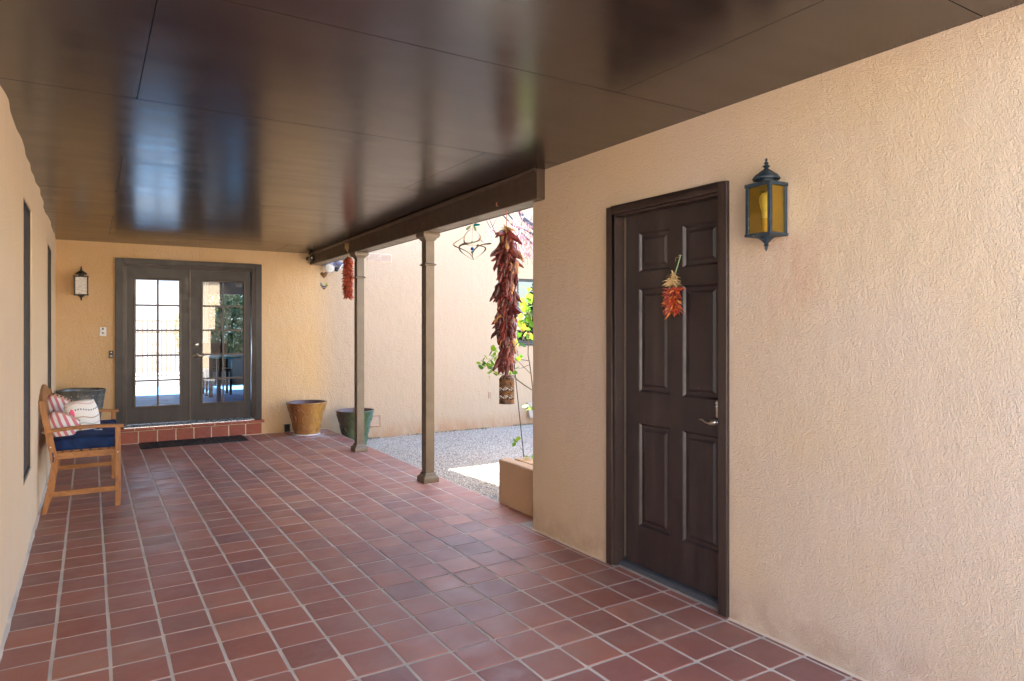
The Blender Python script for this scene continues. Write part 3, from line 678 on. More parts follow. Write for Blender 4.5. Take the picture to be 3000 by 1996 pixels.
# left wall: hand-trowelled, wavy near the ceiling
lh = [(4.97, 5.607, .47, 2.19), (7.667, 8.499, .47, 2.197)]
w = slab('x', XL, XL-.24, fine(Y_REAR, YB-.002, .07), fine(-.25, 2.9, .07), lh)
def wav(v):
    x, y, z = v
    if abs(x-XL) > 1e-5: return v
    inh = any(h[0]-1e-4 <= y <= h[1]+1e-4 and h[2]-1e-4 <= z <= h[3]+1e-4 for h in lh)
    if inh: return v
    a = .004 + .022*max(0, (z-1.9)/.55)**2
    return (x + a*noise.noise((y*1.3, z*1.6, 4)) + .5*a*noise.noise((y*3.1, z*3.3, 9)), y, z)
w.v = [wav(v) for v in w.v]
left = thing('stucco_wall', 'pale cream stucco wall with two tall dark screened windows behind the bench', 'wall', (XL, 3, 0))
o = w.build('stucco', 'wall_left', left, smooth=True); flat_auto(o, 50)
for h in lh:
    f = MB()
    f.box((XL-.05, h[0], h[2]), (XL-.006, h[0]+.02, h[3])); f.box((XL-.05, h[1]-.02, h[2]), (XL-.006, h[1], h[3]))
    f.box((XL-.05, h[0]+.02, h[2]), (XL-.006, h[1]-.02, h[2]+.02)); f.box((XL-.05, h[0]+.02, h[3]-.02), (XL-.006, h[1]-.02, h[3]))
    wf = f.build('window', 'screen', left)
    MB().box((XL-.04, h[0]+.02, h[2]+.02), (XL-.014, h[1]-.02, h[3]-.02)).build('screen', 'screen', wf)
MB().box((-4.5, Y_REAR, -.25), (XL-.245, YB+.2, 3.0)).build('building_mass', 'wall_left', left)
# courtyard window in back wall
f = MB(); a, b, c_, d_ = 5.94, 7.40, 1.145, 2.212
f.box((a, YB+.02, c_), (a+.045, YB+.09, d_)); f.box((b-.045, YB+.02, c_), (b, YB+.09, d_))
f.box((a+.045, YB+.02, c_), (b-.045, YB+.09, c_+.045)); f.box((a+.045, YB+.02, d_-.045), (b-.045, YB+.09, d_))
wf = f.build('window', 'screen', back)
MB().box((a+.045, YB+.05, c_+.045), (b-.045, YB+.056, d_-.045)).build('pane', 'glass_dark', wf)
MB().box((a-.02, YB-.02, c_-.035), (b+.02, YB+.02, c_-.001)).build('sill', 'lamp_blue', wf)

# ------------------------------------------------------------------ ceiling and roof
cm = MB()
ysr = [Y_REAR, 1.0, 3.0, 5.0, 7.0, YB]
top = [(XL-.02, XR+.05)]
for i in range(len(ysr)-1):
    pass
prof = [(Y_REAR, cz(0)+.014), (5.0, cz(5)+.014), (YB, cz(YB)+.014), (YB, 2.62), (Y_REAR, 2.62)]
cm.prism([(y, z) for y, z in prof], 'yz', XL-.20, XR+.09)
ceil = struct(cm.build('ceiling', 'trim_brown'))
rows = [Y_REAR, 1.155, 2.41, 3.665, 4.94, 6.19, 7.42, 8.66, YB]
seamx = {0: [2.06], 1: [2.055], 2: [.187], 3: [2.07], 4: [.172], 5: [2.24], 6: [.18], 7: [2.1]}
for i in range(len(rows)-1):
    ya, yb = rows[i]+.0020, rows[i+1]-.0020
    if i == len(rows)-2: yb = YB-.002
    edges = [XL-.03] + seamx[i] + [XR+.04 if ya < 3.0 else (XR+.04)]
    for a, b in zip(edges, edges[1:]):
        m = MB(); a_, b_ = a+.0017, b-.0017
        ymid = [ya, yb] if not ya < 5 < yb else [ya, 5, yb]
        vs = []; dz = rr.uniform(-.0004, .0004)
        for y in ymid: vs += [(a_, y, cz(y)+dz), (b_, y, cz(y)+dz), (b_, y, cz(y)+.012), (a_, y, cz(y)+.012)]
        fs = [(0,1,2,3), tuple(len(vs)-4+q for q in (3,2,1,0))]
        for s_ in range(len(ymid)-1):
            for q in range(4): fs.append((s_*4+q, s_*4+4+q, s_*4+4+(q+1)%4, s_*4+(q+1)%4))
        m.add(vs, fs).build('panel', 'ceiling', ceil)
rf = MB().box((-4.6, Y_REAR-.12, 2.625), (2.98, YB-.003, 2.75))
roof = struct(rf.build('roof', 'trim_brown'))
MB().box((2.735, YE+.01, 2.52), (2.98, YB-.003, 2.622)).build('soffit', 'column', roof)
MB().box((XR-2.95, Y_REAR-.12, 2.50), (XR, Y_REAR-.09, 2.62)).build('fascia', 'beam', roof)

# beam along the courtyard side
beam = thing('porch_beam', 'long dark brown beam carried by the two taupe columns', 'beam', (2.64, 6.6, 2.28))
BX0, BX1 = 2.575, 2.715
bb = MB()
def bt(y): return 2.286 - .0022*(y-3.84)
m = MB()
vs = []
for y in (3.845, YB-.002):
    zb = bt(y); vs += [(BX0, y, zb), (BX1, y, zb), (BX1, y, 2.63), (BX0, y, 2.63)]
m.add(vs, [(0,1,2,3),(7,6,5,4),(0,4,5,1),(1,5,6,2),(2,6,7,3),(3,7,4,0)])
m.build('body', 'beam', beam, bevel=.004)
m = MB(); vs = []
for y in (3.85, YB-.004):
    zt = cz(y); vs += [(BX0-.022, y, zt-.001), (BX0-.018, y, zt-.018), (BX0-.003, y, zt-.026), (BX0-.003, y, zt-.001)]
m.add(vs, [(0,1,2,3),(7,6,5,4),(0,4,5,1),(1,5,6,2),(2,6,7,3),(3,7,4,0)])
m.build('trim', 'beam', beam, smooth=False)
m = MB(); vs = []
for y in (3.847, YB-.003):
    zb = bt(y); vs += [(BX0+.003, y, zb-.004), (BX1-.002, y, zb-.004), (BX1-.002, y, zb-.0005), (BX0+.003, y, zb-.0005)]
m.add(vs, [(0,1,2,3),(7,6,5,4),(0,4,5,1),(1,5,6,2),(2,6,7,3),(3,7,4,0)])
m.build('underside_bounce_light', 'column', beam)  # added strip; its paler paint stands for gravel bounce light under the beam
m = MB(); vs = []
for y in (3.99, YB-.004):
    zb = bt(y); vs += [(BX1+.003, y, zb-.006), (BX1+.018, y, zb-.006), (BX1+.018, y, zb+.2), (BX1+.003, y, zb+.2)]
m.add(vs, [(0,1,2,3),(7,6,5,4),(0,4,5,1),(1,5,6,2),(2,6,7,3),(3,7,4,0)])
m.build('fascia', 'trim_brown', beam)

# columns
def sq(mb, cx, cy, hx, hy, prof):
    """square lathe: prof list of (offset, z)"""
    vs = []
    for o_, z in prof:
        for sx, sy in ((-1,-1),(1,-1),(1,1),(-1,1)): vs.append((cx+sx*(hx+o_), cy+sy*(hy+o_), z))
    fs = [(i*4+k, i*4+(k+1)%4, (i+1)*4+(k+1)%4, (i+1)*4+k) for i in range(len(prof)-1) for k in range(4)]
    fs += [(3,2,1,0), tuple(len(vs)-4+k for k in range(4))]
    return mb.add(vs, fs)
def column(cx, cy, label, ztop):
    c = thing('porch_column', label, 'column', (cx, cy, 0), 'taupe columns under the porch beam')
    hx, hy = .0425, .048
    sq(MB(), cx, cy, hx, hy, [(0,.07),(0,ztop-.03)]).build('shaft', 'column', c, bevel=.003)
    sq(MB(), cx, cy, hx, hy, [(.032,.0),(.032,.038),(.028,.046),(.012,.062),(.008,.078),(.0,.086)]).build('base', 'column', c, bevel=.002)
    sq(MB(), cx, cy, hx, hy, [(.0,ztop-.078),(.010,ztop-.07),(.018,ztop-.055),(.034,ztop-.045),(.040,ztop-.03),(.040,ztop-.016),(.034,ztop-.001)]).build('capital', 'column', c, bevel=.002)
    sq(MB(), cx, cy, hx, hy, [(.0,ztop-.305),(.012,ztop-.30),(.016,ztop-.292),(.006,ztop-.285),(.0,ztop-.28)]).build('collar', 'column', c, bevel=.001)
    return c
column(2.638, 5.735, 'taupe square column nearer the wall corner, left of the long chili string', bt(5.735)-.004)
column(2.622, 7.57, 'taupe square column farther back, in front of the green pot', bt(7.57)-.004)

# ------------------------------------------------------------------ french doors
fd = thing('french_doors', 'dark grey-brown double french doors with twenty small panes above brick step', 'door', (1.1, YB, .19))
Yf = YB-.030
# flat casing around
cs = MB()
cs.box((.256, Yf, .192), (.338, YB+.001, 2.243)); cs.box((1.852, Yf, .192), (1.934, YB+.001, 2.243)); cs.box((.338, Yf, 2.188), (1.852, YB+.001, 2.243))
cs.build('casing', 'french', fd, bevel=.003)
cs = MB()
for k, (o_, yy) in enumerate(((0, Yf+.006), (.0135, Yf+.016), (.027, Yf+.026))):
    a, b, t_ = .3385+o_, 1.8515-o_, 2.1875-o_*1.2
    w_ = .0115
    cs.box((a, yy, .2), (a+w_, YB+.10, t_)); cs.box((b-w_, yy, .2), (b, YB+.10, t_)); cs.box((a+w_, yy, t_-w_), (b-w_, YB+.10, t_))
cs.build('brick_mould', 'trim_brown', fd, bevel=.002)
LY0, LY1 = YB+.028, YB+.070      # leaf front / back
def leaf(x0, x1, gx0, gx1, zt, zb):
    o_ = thing('leaf', '', '', (0,0,0)); bpy.data.objects.remove(o_)
    z0, z1 = .226, 2.142; g0, g1 = .425, 2.012
    m = MB()
    m.box((x0, LY0, z0), (gx0, LY1, z1)); m.box((gx1, LY0, z0), (x1, LY1, z1))
    m.box((gx0, LY0, z0), (gx1, LY1, g0)); m.box((gx0, LY0, g1), (gx1, LY1, z1))
    lf = m.build('door_leaf', 'french', fd)
    r = MB()   # moulding round the glass
    w_ = .020
    for yy0, ww in ((LY0-.012, w_),):
        r.box((gx0, yy0, g0), (gx0+ww, LY0+.014, g1)); r.box((gx1-ww, yy0, g0), (gx1, LY0+.014, g1))
        r.box((gx0+ww, yy0, g0), (gx1-ww, LY0+.014, g0+ww)); r.box((gx0+ww, yy0, g1-ww), (gx1-ww, LY0+.014, g1))
    r.build('glazing_frame', 'trim_brown', lf, bevel=.005)
    ix0, ix1, iz0, iz1 = gx0+w_, gx1-w_, g0+w_, g1-w_
    mw = .021
    cxs = [ix0, (ix0+ix1)/2, ix1]; czs = [iz0+(iz1-iz0)*q/5 for q in range(6)]
    v = MB(); v.box((cxs[1]-mw/2, LY0+.002, iz0), (cxs[1]+mw/2, LY0+.030, iz1)); v.build('muntin', 'trim_brown', lf, bevel=.002)
    for q in range(1, 5):
        for s_ in range(2):
            a = cxs[s_] + (mw/2 if s_ else 0); b = cxs[s_+1] - (0 if s_ else mw/2)
            v = MB(); v.box((a, LY0+.004, czs[q]-mw/2), (b, LY0+.028, czs[q]+mw/2)); v.build('muntin', 'trim_brown', lf)
    for q in range(5):
        for s_ in range(2):
            a = cxs[s_] + (mw/2+.001 if s_ else .001); b = cxs[s_+1] - (.001 if s_ else mw/2+.001)
            za = czs[q] + (mw/2 if q else 0)+.001; zb_ = czs[q+1] - (mw/2 if q < 4 else 0)-.001
            v = MB(); tw = rr.uniform(-.0012, .0012); tv = rr.uniform(-.0008, .0008)
            y_ = LY0+.016
            v.add([(a, y_-tw-tv, za), (b, y_+tw-tv, za), (b, y_+tw+tv, zb_), (a, y_-tw+tv, zb_)], [(0,1,2,3)])
            v.build('pane', 'glass', lf, fix=False)
    return lf
leaf(.378, 1.068, .452, .975, 0, 0)
rl = leaf(1.078, 1.800, 1.203, 1.733, 0, 0)
m = MB().box((1.064, LY0-.012, .228), (1.083, LY0-.0005, 2.140)); m.build('astragal', 'trim_brown', fd, bevel=.003)
m = MB(); kx = 1.146
m.lathe([(0,-.028),(.022,-.026),(.027,-.018),(.030,-.004),(.030,0)], (kx, LY0-.001, 1.192), 20, 'y'); m.build('deadbolt', 'nickel', rl, smooth=True)
m = MB()
m.lathe([(0,-.030),(.012,-.028),(.016,-.016),(.034,-.010),(.037,-.003),(.037,0)], (kx, LY0-.001, 1.052), 24, 'y')
m.tube([(kx, LY0-.03, 1.052),(kx, LY0-.055, 1.052),(kx+.03, LY0-.062, 1.052),(kx+.07, LY0-.062, 1.046),(kx+.105, LY0-.06, 1.055)], [.010,.011,.009,.007,.005], 10)
m.build('handle', 'nickel', rl, smooth=True)
m = MB(); m.prism([(YB-.045,.190),(YB-.045,.201),(YB-.020,.214),(YB+.02,.222),(YB+.1,.222),(YB+.1,.190)], 'yz', .345, 1.835)
m.build('threshold', 'alu', fd)

# brick step
st = thing('brick_step', 'low red brick step with grout joints under the french doors', 'step', (1.1, YB-.02, 0))
MB().box((.22, YB-.034, -.02), (1.929, YB+.19, .151)).build('core', 'grout_light', st)
js = [-.1+.09, .086, .292, .498, .704, .909, 1.113, 1.316, 1.523, 1.730, 1.935]
for a, b in zip(js[1:], js[2:]):
    m = MB().box((a+.008, YB-.040, .008), (b-.006, YB-.0345, .146)); m.build('brick', 'brick', st, bevel=.0025, seg=1)
MB().box((.215, YB-.050, .1512), (1.95, YB+.19, .180)).build('mortar_bed', 'grout_light', st)
jc = [.25, .457, .665, .869, 1.078, 1.354, 1.559, 1.754, 1.966]
for a, b in zip(jc, jc[1:]):
    m = MB().box((a+.006, YB-.062, .156), (b-.004, YB+.15, .1895)); m.build('brick', 'brick', st, bevel=.005, seg=2)

# interior beyond the glass: a dim dining room with a window wall to a bright patio
room = thing('dining_room', 'dim dining room with slate floor seen through the french doors', 'room', (1, 12, .19))
fy0, fy1 = YB+.205, 15.6
MB().box((-2, YB+.2, .0), (4.5, 15.8, .198)).build('room_floor', 'slate', room)
MB().box((-2, YB+.2, 2.75), (4.5, 15.8, 3.35)).build('room_ceiling', 'interior_wall', room)
MB().box((-2.2, YB+.2, -.2), (-2, 15.8, 3.35)).build('side_wall', 'interior_wall', room)
MB().box((4.5, YB+.2, -.2), (4.7, 15.8, 3.35)).build('side_wall', 'interior_wall', room)
ow = slab('y', 15.6, 15.8, [-2, 4.5], [.0, 2.75], [(.45, 1.78, .2, 2.6), (2.05, 2.86, .75, 2.12)])
ow.build('end_wall', 'interior_wall', room)
cu = MB(); n = 40; vs = []
for i in range(n+1):
    x = 1.80+.30*i/n; y = 15.5+.03*math.sin(i*1.1)
    vs += [(x, y, .22), (x, y, 2.55)]
cu.add(vs, [(2*i, 2*i+2, 2*i+3, 2*i+1) for i in range(n)]); cu.build('curtain', 'curtain', room, smooth=True, fix=False)
tb = thing('dining_table', 'dining table with turquoise top inside behind right french door', 'table', (2.05, 12.4, .2))
MB().box((1.72, 11.9, .90), (2.9, 12.9, .93)).build('tabletop', 'turquoise', tb, bevel=.004)
for x, y in ((1.78,11.96),(2.8,11.96),(1.78,12.84),(2.8,12.84)): MB().box((x-.03,y-.03,.198),(x+.03,y+.03,.90)).build('leg', 'dark_wood', tb)
for i, (x, y) in enumerate(((1.95, 13.3), (2.35, 11.6))):
    ch = thing('dining_chair', ('dark wooden chair on far side of the turquoise table indoors', 'dark wooden chair on near side of the turquoise table indoors')[i], 'chair', (x, y, .2), 'dark dining chairs indoors')
    MB().box((x-.22, y-.22, .62), (x+.22, y+.22, .67)).build('seat', 'turquoise' if i else 'dark_wood', ch)
    MB().box((x-.22, y+(.20 if not i else -.24), .67), (x+.22, y+(.24 if not i else -.20), 1.13)).build('backrest', 'dark_wood', ch)
    for sx in (-1,1):
        for sy in (-1,1): MB().box((x+sx*.2-.02, y+sy*.2-.02, .198), (x+sx*.2+.02, y+sy*.2+.02, .62)).build('leg', 'dark_wood', ch)
# patio outside, gate and hedge
struct(MB().box((-6, 15.81, -.1), (10, 24, .16)).build('patio', 'patio'))
gt = thing('iron_gate', 'black wrought iron gate with scrolls on the bright patio beyond glass', 'gate', (1.2, 17.6, .16))
fr = MB()
for x in (.82, 1.98): fr.bar((x, 17.6, .16), (x, 17.6, 1.62), .05, .05, (0,1,0))
for z in (.3, 1.30, 1.56): fr.bar((.82, 17.6, z), (1.98, 17.6, z), .03, .03)
fr.build('frame', 'black_metal', gt)
for i in range(11):
    x = .92+i*.096
    MB().bar((x, 17.6, .3), (x, 17.6, 1.56), .022, .022, (0,1,0)).build('bar', 'black_metal', gt)
for xx in (1.25, 1.35, 1.72):
    s_ = MB()
    for zz in (.6, .8, 1.0):
        for sg in (-1, 1):
            s_ = MB(); s_.tube([(xx+sg*(.045-.004*k)*math.cos(k*.7)*.9+sg*.03, 17.59, zz+.05*math.sin(k*.7)*(1-.08*k)) for k in range(9)], .006, 5)
            s_.build('scroll', 'black_metal', gt)
fw = MB().box((-6, 23.9, -.1), (10, 24.1, 3.2)); tag(fw.build('patio_wall', 'wall_far'), 'pale wall far behind the iron gate seen through glass', 'wall')
def leafball(mb, c, r, n, s, sc=(1,1,1), sd=1):
    q = random.Random(sd)
    for i in range(n):
        d = Vector((q.gauss(0,1), q.gauss(0,1), q.gauss(0,1))).normalized()*r*q.uniform(.35,1)**.6
        p = Vector(c)+Vector((d.x*sc[0], d.y*sc[1], d.z*sc[2]))
        a = Vector((q.gauss(0,1), q.gauss(0,1), q.gauss(0,1))).normalized()*s; b = a.orthogonal().normalized()*s*.5
        mb.add([p-a, p+b, p+a, p-b], [(0,1,2,3)])
hd = thing('garden_shrub', 'leafy green shrub on the patio seen through the right french door', 'shrub', (2.7, 17.4, .16))
m = MB(); leafball(m, (2.75, 17.6, 1.3), 1.0, 9000, .06, (1.1,.7,1.25), 3); m.build('foliage', 'green_leaf', hd, fix=False)
m = MB().tube([(2.75,17.6,.1),(2.7,17.6,.6),(2.8,17.6,1.2)], [.05,.04,.02], 8); m.build('trunk', 'bark', hd)

# ------------------------------------------------------------------ panelled door in the right wall
pd = thing('panel_door', 'dark brown six-panel door set in the peach right wall', 'door', (XR, 2.72, 0))
cs = MB(); xo = XR-.020; q0, q1, zt = 2.264, 3.172, 2.122
cw = .054
cs.box((xo, q0, .003), (XR+.004, q0+cw, zt)); cs.box((xo, q1-cw+.006, .003), (XR+.004, q1, zt)); cs.box((xo, q0+cw, zt-cw+.008), (XR+.004, q1-cw+.006, zt))
cs.build('casing', 'trim_brown', pd, bevel=.003)
jm = MB()
ya, yb, zj = q0+cw-.004, q1-cw+.010, zt-cw+.012
for (o_, xa, xb) in ((.0, XR-.006, XR+.030), (.012, XR+.004, XR+.072), ):
    jm.box((xa, ya-.02, .002), (xb, ya+o_+.004, zj-o_)); jm.box((xa, yb-o_-.004, .002), (xb, yb+.02, zj-o_)); jm.box((xa, ya+o_+.004, zj-o_-.004), (xb, yb-o_-.004, zj+.02))
jm.build('jamb', 'trim_brown', pd, bevel=.0015)
DX = XR+.070
y0, y1, z0, z1 = 2.330, 3.095, .032, 2.066
pcols = [(2.388, 2.640), (2.735, 2.984)]; prows = [(.261, .856), (1.038, 1.635), (1.732, 1.957)]
lf = slab('x', DX, DX+.035, [y0, y1], [z0, z1], [(a, b, c_, d_) for a, b in pcols for c_, d_ in prows]).build('door_leaf', 'door_brown', pd)
for a, b in pcols:
    for c_, d_ in prows:
        m = MB(); vs = []
        steps = [(0, 0), (.006, .005), (.012, .013), (.020, .013), (.032, .011), (.045, .003), (.050, .003)]
        for o_, dx in steps:
            vs += [(DX+dx, a+o_, c_+o_), (DX+dx, b-o_, c_+o_), (DX+dx, b-o_, d_-o_), (DX+dx, a+o_, d_-o_)]
        fs = [(i*4+k, i*4+(k+1)%4, (i+1)*4+(k+1)%4, (i+1)*4+k) for i in range(len(steps)-1) for k in range(4)]
        fs += [tuple(len(vs)-4+k for k in range(4))]
        m.add(vs, fs).build('panel', 'door_brown', lf)
m = MB(); m.box((DX-.030, 2.334, .955), (DX-.001, 2.388, 1.043)); m.box((DX-.018, 2.338, .893), (DX-.001, 2.376, .955))
m.build('lock_plate', 'nickel', lf, bevel=.006, seg=2)
for i in range(3):
    for j in range(2):
        MB().lathe([(0,-.004),(.005,-.004),(.0055,0)], (DX-.030, 2.351+i*.014, 1.029-j*.016), 8, 'x').build('key_button', 'white_metal', lf, smooth=True)
m = MB().lathe([(0,-.008),(.009,-.008),(.011,0)], (DX-.030, 2.366, .983), 12, 'x'); m.build('lock_cylinder', 'steel', lf, smooth=True)
m = MB()
m.tube([(DX-.01, 2.362, .935),(DX-.055, 2.362, .935)], [.012,.012], 10)
m.tube([(DX-.055, 2.356, .938),(DX-.058, 2.378, .934),(DX-.060, 2.400, .926),(DX-.060, 2.425, .930),(DX-.058, 2.450, .940),(DX-.056, 2.472, .939)], [.012,.015,.007,.0055,.005,.0035], 8)
m.build('handle', 'nickel', lf, smooth=True)
m = MB(); m.prism([(XR+.030,.003),(XR+.030,.010),(XR+.044,.022),(XR+.062,.026),(XR+.11,.030),(XR+.11,.003)], 'xz', q0+.03, q1-.03)
m.build('threshold', 'dull_metal', pd)
MB().box((XR+.12, 2.26, 0), (XR+.18, 3.18, 2.13)).build('backing', 'black', pd)
# ------------------------------------------------------------------ lanterns
def lantern(name, label, c, w, d, zb, zt, metal, glassm, wall, bulb=True, sc=1.0):
    """square wall lantern; c=(x,y) centre, w width along the wall, d depth; wall 'x' (on plane x) or 'y'."""
    L = thing(name, label, 'wall lamp', (c[0], c[1], zb), 'square lanterns on the stucco walls')
    hx, hy = (d/2, w/2) if wall == 'x' else (w/2, d/2)
    p = .0075*sc; fr = MB()
    for sx in (-1,1):
        for sy in (-1,1):
            x = c[0]+sx*(hx-p); y = c[1]+sy*(hy-p)
            fr.box((x-p, y-p, zb+.006), (x+p, y+p, zt-.006))
    fr.box((c[0]-hx-.003, c[1]-hy-.003, zt-.008), (c[0]+hx+.003, c[1]+hy+.003, zt+.008))
    # bottom ring
    b = .016*sc
    fr.box((c[0]-hx-.003, c[1]-hy-.003, zb-.006), (c[0]+hx+.003, c[1]+hy+.003, zb+.006))
    fr.build('frame', metal, L, bevel=.0015)
    g = .003
    faces = [((c[0]-hx+.005, c[1]-hy+2*p, zb+.006), (c[0]-hx+.007, c[1]+hy-2*p, zt-.008)), ((c[0]+hx-.007, c[1]-hy+2*p, zb+.006), (c[0]+hx-.005, c[1]+hy-2*p, zt-.008)),
             ((c[0]-hx+2*p, c[1]-hy+.005, zb+.006), (c[0]+hx-2*p, c[1]-hy+.007, zt-.008)), ((c[0]-hx+2*p, c[1]+hy-.007, zb+.006), (c[0]+hx-2*p, c[1]+hy-.005, zt-.008))]
    for a, q in faces:
        MB().box(a, q).build('pane', glassm, L)
    s = sc
    m = MB().lathe([(.030*s, zt+.006),(.030*s, zt+.026*s),(.034*s, zt+.030*s),(.058*s, zt+.026*s),(.060*s, zt+.032*s),(.048*s, zt+.048*s),(.040*s, zt+.052*s),(.024*s, zt+.066*s),(.010*s, zt+.074*s),(.008*s, zt+.080*s),(.018*s, zt+.086*s),(.006*s, zt+.094*s),(.011*s, zt+.100*s),(.004*s, zt+.108*s),(.006*s, zt+.116*s),(.001, zt+.124*s)], (c[0], c[1], 0), 22)
    flat_auto(m.build('cap', metal, L, smooth=True), 50)
    m = MB().lathe([(.040*s, zb-.004),(.036*s, zb-.012*s),(.022*s, zb-.022*s),(.012*s, zb-.032*s),(.008*s, zb-.040*s),(.013*s, zb-.045*s),(.006*s, zb-.050*s),(.008*s, zb-.056*s),(.002, zb-.070*s),(.0005, zb-.071*s)], (c[0], c[1], 0), 20)
    flat_auto(m.build('finial', metal, L, smooth=True), 50)
    m = MB().lathe([(.018*s, zb+.006),(.018*s, zb+.075*s)], (c[0], c[1], 0), 16); m.build('candle_sleeve', 'straw', L, smooth=True)
    if bulb:
        h = zb+.075*s
        m = MB().lathe([(.017*s, h),(.019*s, h+.03*s),(.026*s, h+.055*s),(.031*s, h+.080*s),(.029*s, h+.098*s),(.019*s, h+.112*s),(.0005, h+.117*s)], (c[0], c[1], 0), 20)
        m.build('bulb', 'bulb', L, smooth=True)
    m = MB()
    if wall == 'x': m.box((c[0]+hx-.001, c[1]-hy*.8, zb+.02), (XR+.001, c[1]+hy*.8, zt-.03))
    else: m.box((c[0]-hx*.8, c[1]+hy-.001, zb+.02), (c[0]+hx*.8, YB+.001, zt-.03))
    m.build('back_plate', metal, L)
    return L
lantern('wall_lantern', 'large weathered blue lantern with amber glass beside the six-panel door', (2.573, 2.000), .132, .118, 1.822, 2.044, 'lamp_blue', 'amber', 'x')
lantern('wall_lantern', 'small black lantern with milky glass left of the french doors', (-.088, 9.385), .142, .13, 1.79, 2.000, 'lamp_black', 'frost', 'y', True, 1.0)

# ------------------------------------------------------------------ small wall fittings
sw = thing('sensor_plate', 'small white wall plate with button left of the french doors', 'wall plate', (.13, YB, 1.36))
MB().box((.097, YB-.008, 1.306), (.163, YB+.001, 1.412)).build('plate', 'white_plastic', sw, bevel=.002)
MB().lathe([(0,-.006),(.008,-.006),(.010,0)], (.13, YB-.008, 1.392), 12, 'y').build('sensor', 'black', sw, smooth=True)
MB().lathe([(0,-.004),(.011,-.003),(.013,0)], (.13, YB-.008, 1.345), 16, 'y').build('button', 'cream', sw, smooth=True)
MB().lathe([(0,-.002),(.003,-.002),(.004,0)], (.13, YB-.008, 1.318), 8, 'y').build('screw', 'steel', sw)
db = thing('doorbell', 'black video doorbell just left of the french door casing', 'doorbell', (.212, YB, 1.09))
MB().box((.190, YB-.024, 1.043), (.234, YB+.001, 1.134)).build('body', 'black', db, bevel=.006, seg=3)
MB().lathe([(0,-.004),(.007,-.004),(.009,0)], (.212, YB-.024, 1.112), 14, 'y').build('lens', 'alu', db, smooth=True)
MB().lathe([(.008,-.003),(.013,-.003),(.013,0)], (.212, YB-.024, 1.066), 18, 'y').build('button', 'alu', db, smooth=True)
pp = thing('drain_box', 'small black square drain box at the wall foot beside gold pot', 'drain', (2.26, YB, 0))
b = MB(); b.box((2.227, YB-.05, 0), (2.233, YB+.001, .104)); b.box((2.289, YB-.05, 0), (2.295, YB+.001, .104)); b.box((2.233, YB-.05, .098), (2.289, YB+.001, .104)); b.box((2.233, YB-.01, .0), (2.289, YB+.001, .098))
b.build('box', 'black', pp)
def vent(x0, x1, z0, z1, mat, label, halves, n, grp=None):
    v = thing('wall_vent', label, 'vent', ((x0+x1)/2, YB, z0))
    f = MB(); w_ = .008
    cols_ = [(x0, x1)] if halves == 1 else [(x0, (x0+x1)/2-.006), ((x0+x1)/2+.006, x1)]
    for a, b_ in cols_:
        f.box((a, YB-.010, z0), (a+w_, YB+.001, z1)); f.box((b_-w_, YB-.010, z0), (b_, YB+.001, z1))
        f.box((a+w_, YB-.010, z0), (b_-w_, YB+.001, z0+w_)); f.box((a+w_, YB-.010, z1-w_), (b_-w_, YB+.001, z1))
    f.build('frame', mat, v)
    for a, b_ in cols_:
        for i in range(n):
            z = z0+w_+(z1-z0-2*w_)*(i+.5)/n
            MB().bar((a+w_, YB-.006, z), (b_-w_, YB-.006, z), .010, .005, (0,.6,1)).build('slat', 'vent', v)
    return v
vent(3.40, 3.765, 2.360, 2.480, 'vent', 'painted double louvre vent high on the wall between the columns', 2, 8)
vent(3.28, 3.59, -.03, .128, 'rust', 'low crawlspace vent with rusty edge behind the green pot', 1, 9)
ob = thing('outlet_box', 'painted outlet with rusty outline low on courtyard wall beside lantern', 'outlet', (5.44, YB, .33))
MB().box((5.40, YB-.008, .277), (5.482, YB+.001, .388)).build('plate', 'wall_back', ob, bevel=.003)
f = MB(); f.box((5.408, YB-.011, .285), (5.411, YB-.0082, .38)); f.box((5.44, YB-.011, .285), (5.443, YB-.0082, .38)); f.box((5.415, YB-.011, .33), (5.437, YB-.0082, .333)); f.build('rust_edge', 'rust', ob)
cb = thing('cable_box', 'pale sloped utility box low on courtyard wall at the stucco corner', 'utility box', (6.2, YB, -.07))
MB().prism([(YB+.001,.17),(YB-.02,.17),(YB-.11,-.07),(YB+.001,-.07)], 'yz', 6.13, 6.42).build('cover', 'cream', cb)
# floodlight
fl_ = thing('flood_light', 'pale blue twin-head flood light on wall under the beam', 'flood light', (2.86, YB, 2.28))
MB().box((2.76, YB-.055, 2.265), (2.96, YB+.001, 2.36)).build('junction_box', 'flood', fl_, bevel=.01, seg=2)
def head(cx_, cy, cz_, dr, r, parent):
    d = Vector(dr).normalized(); a = d.orthogonal().normalized(); b_ = d.cross(a)
    prof = [(.0, -.10), (.022, -.10), (.030, -.085), (.034, -.05), (r, .0), (r+.004, .004), (r, .008)]
    m = MB(); vs = []; n = 20
    for rr_, h in prof:
        for k in range(n):
            t_ = 2*math.pi*k/n; vs.append(Vector((cx_, cy, cz_)) + d*h + (a*math.cos(t_)+b_*math.sin(t_))*max(rr_, .0005))
    m.add(vs, [(i*n+k, i*n+(k+1)%n, (i+1)*n+(k+1)%n, (i+1)*n+k) for i in range(len(prof)-1) for k in range(n)])
    hdo = m.build('lamp_head', 'flood', parent, smooth=True)
    m = MB(); vs = []
    for rr_, h in ((r-.001, .002), (r*.6, .012), (.0005, .016)):
        for k in range(n):
            t_ = 2*math.pi*k/n; vs.append(Vector((cx_, cy, cz_)) + d*h + (a*math.cos(t_)+b_*math.sin(t_))*rr_)
    m.add(vs, [(i*n+k, i*n+(k+1)%n, (i+1)*n+(k+1)%n, (i+1)*n+k) for i in range(2) for k in range(n)])
    m.build('lens', 'flood_glass', hdo, smooth=True)
head(2.80, YB-.17, 2.222, (-.35,-1,-.45), .062, fl_)
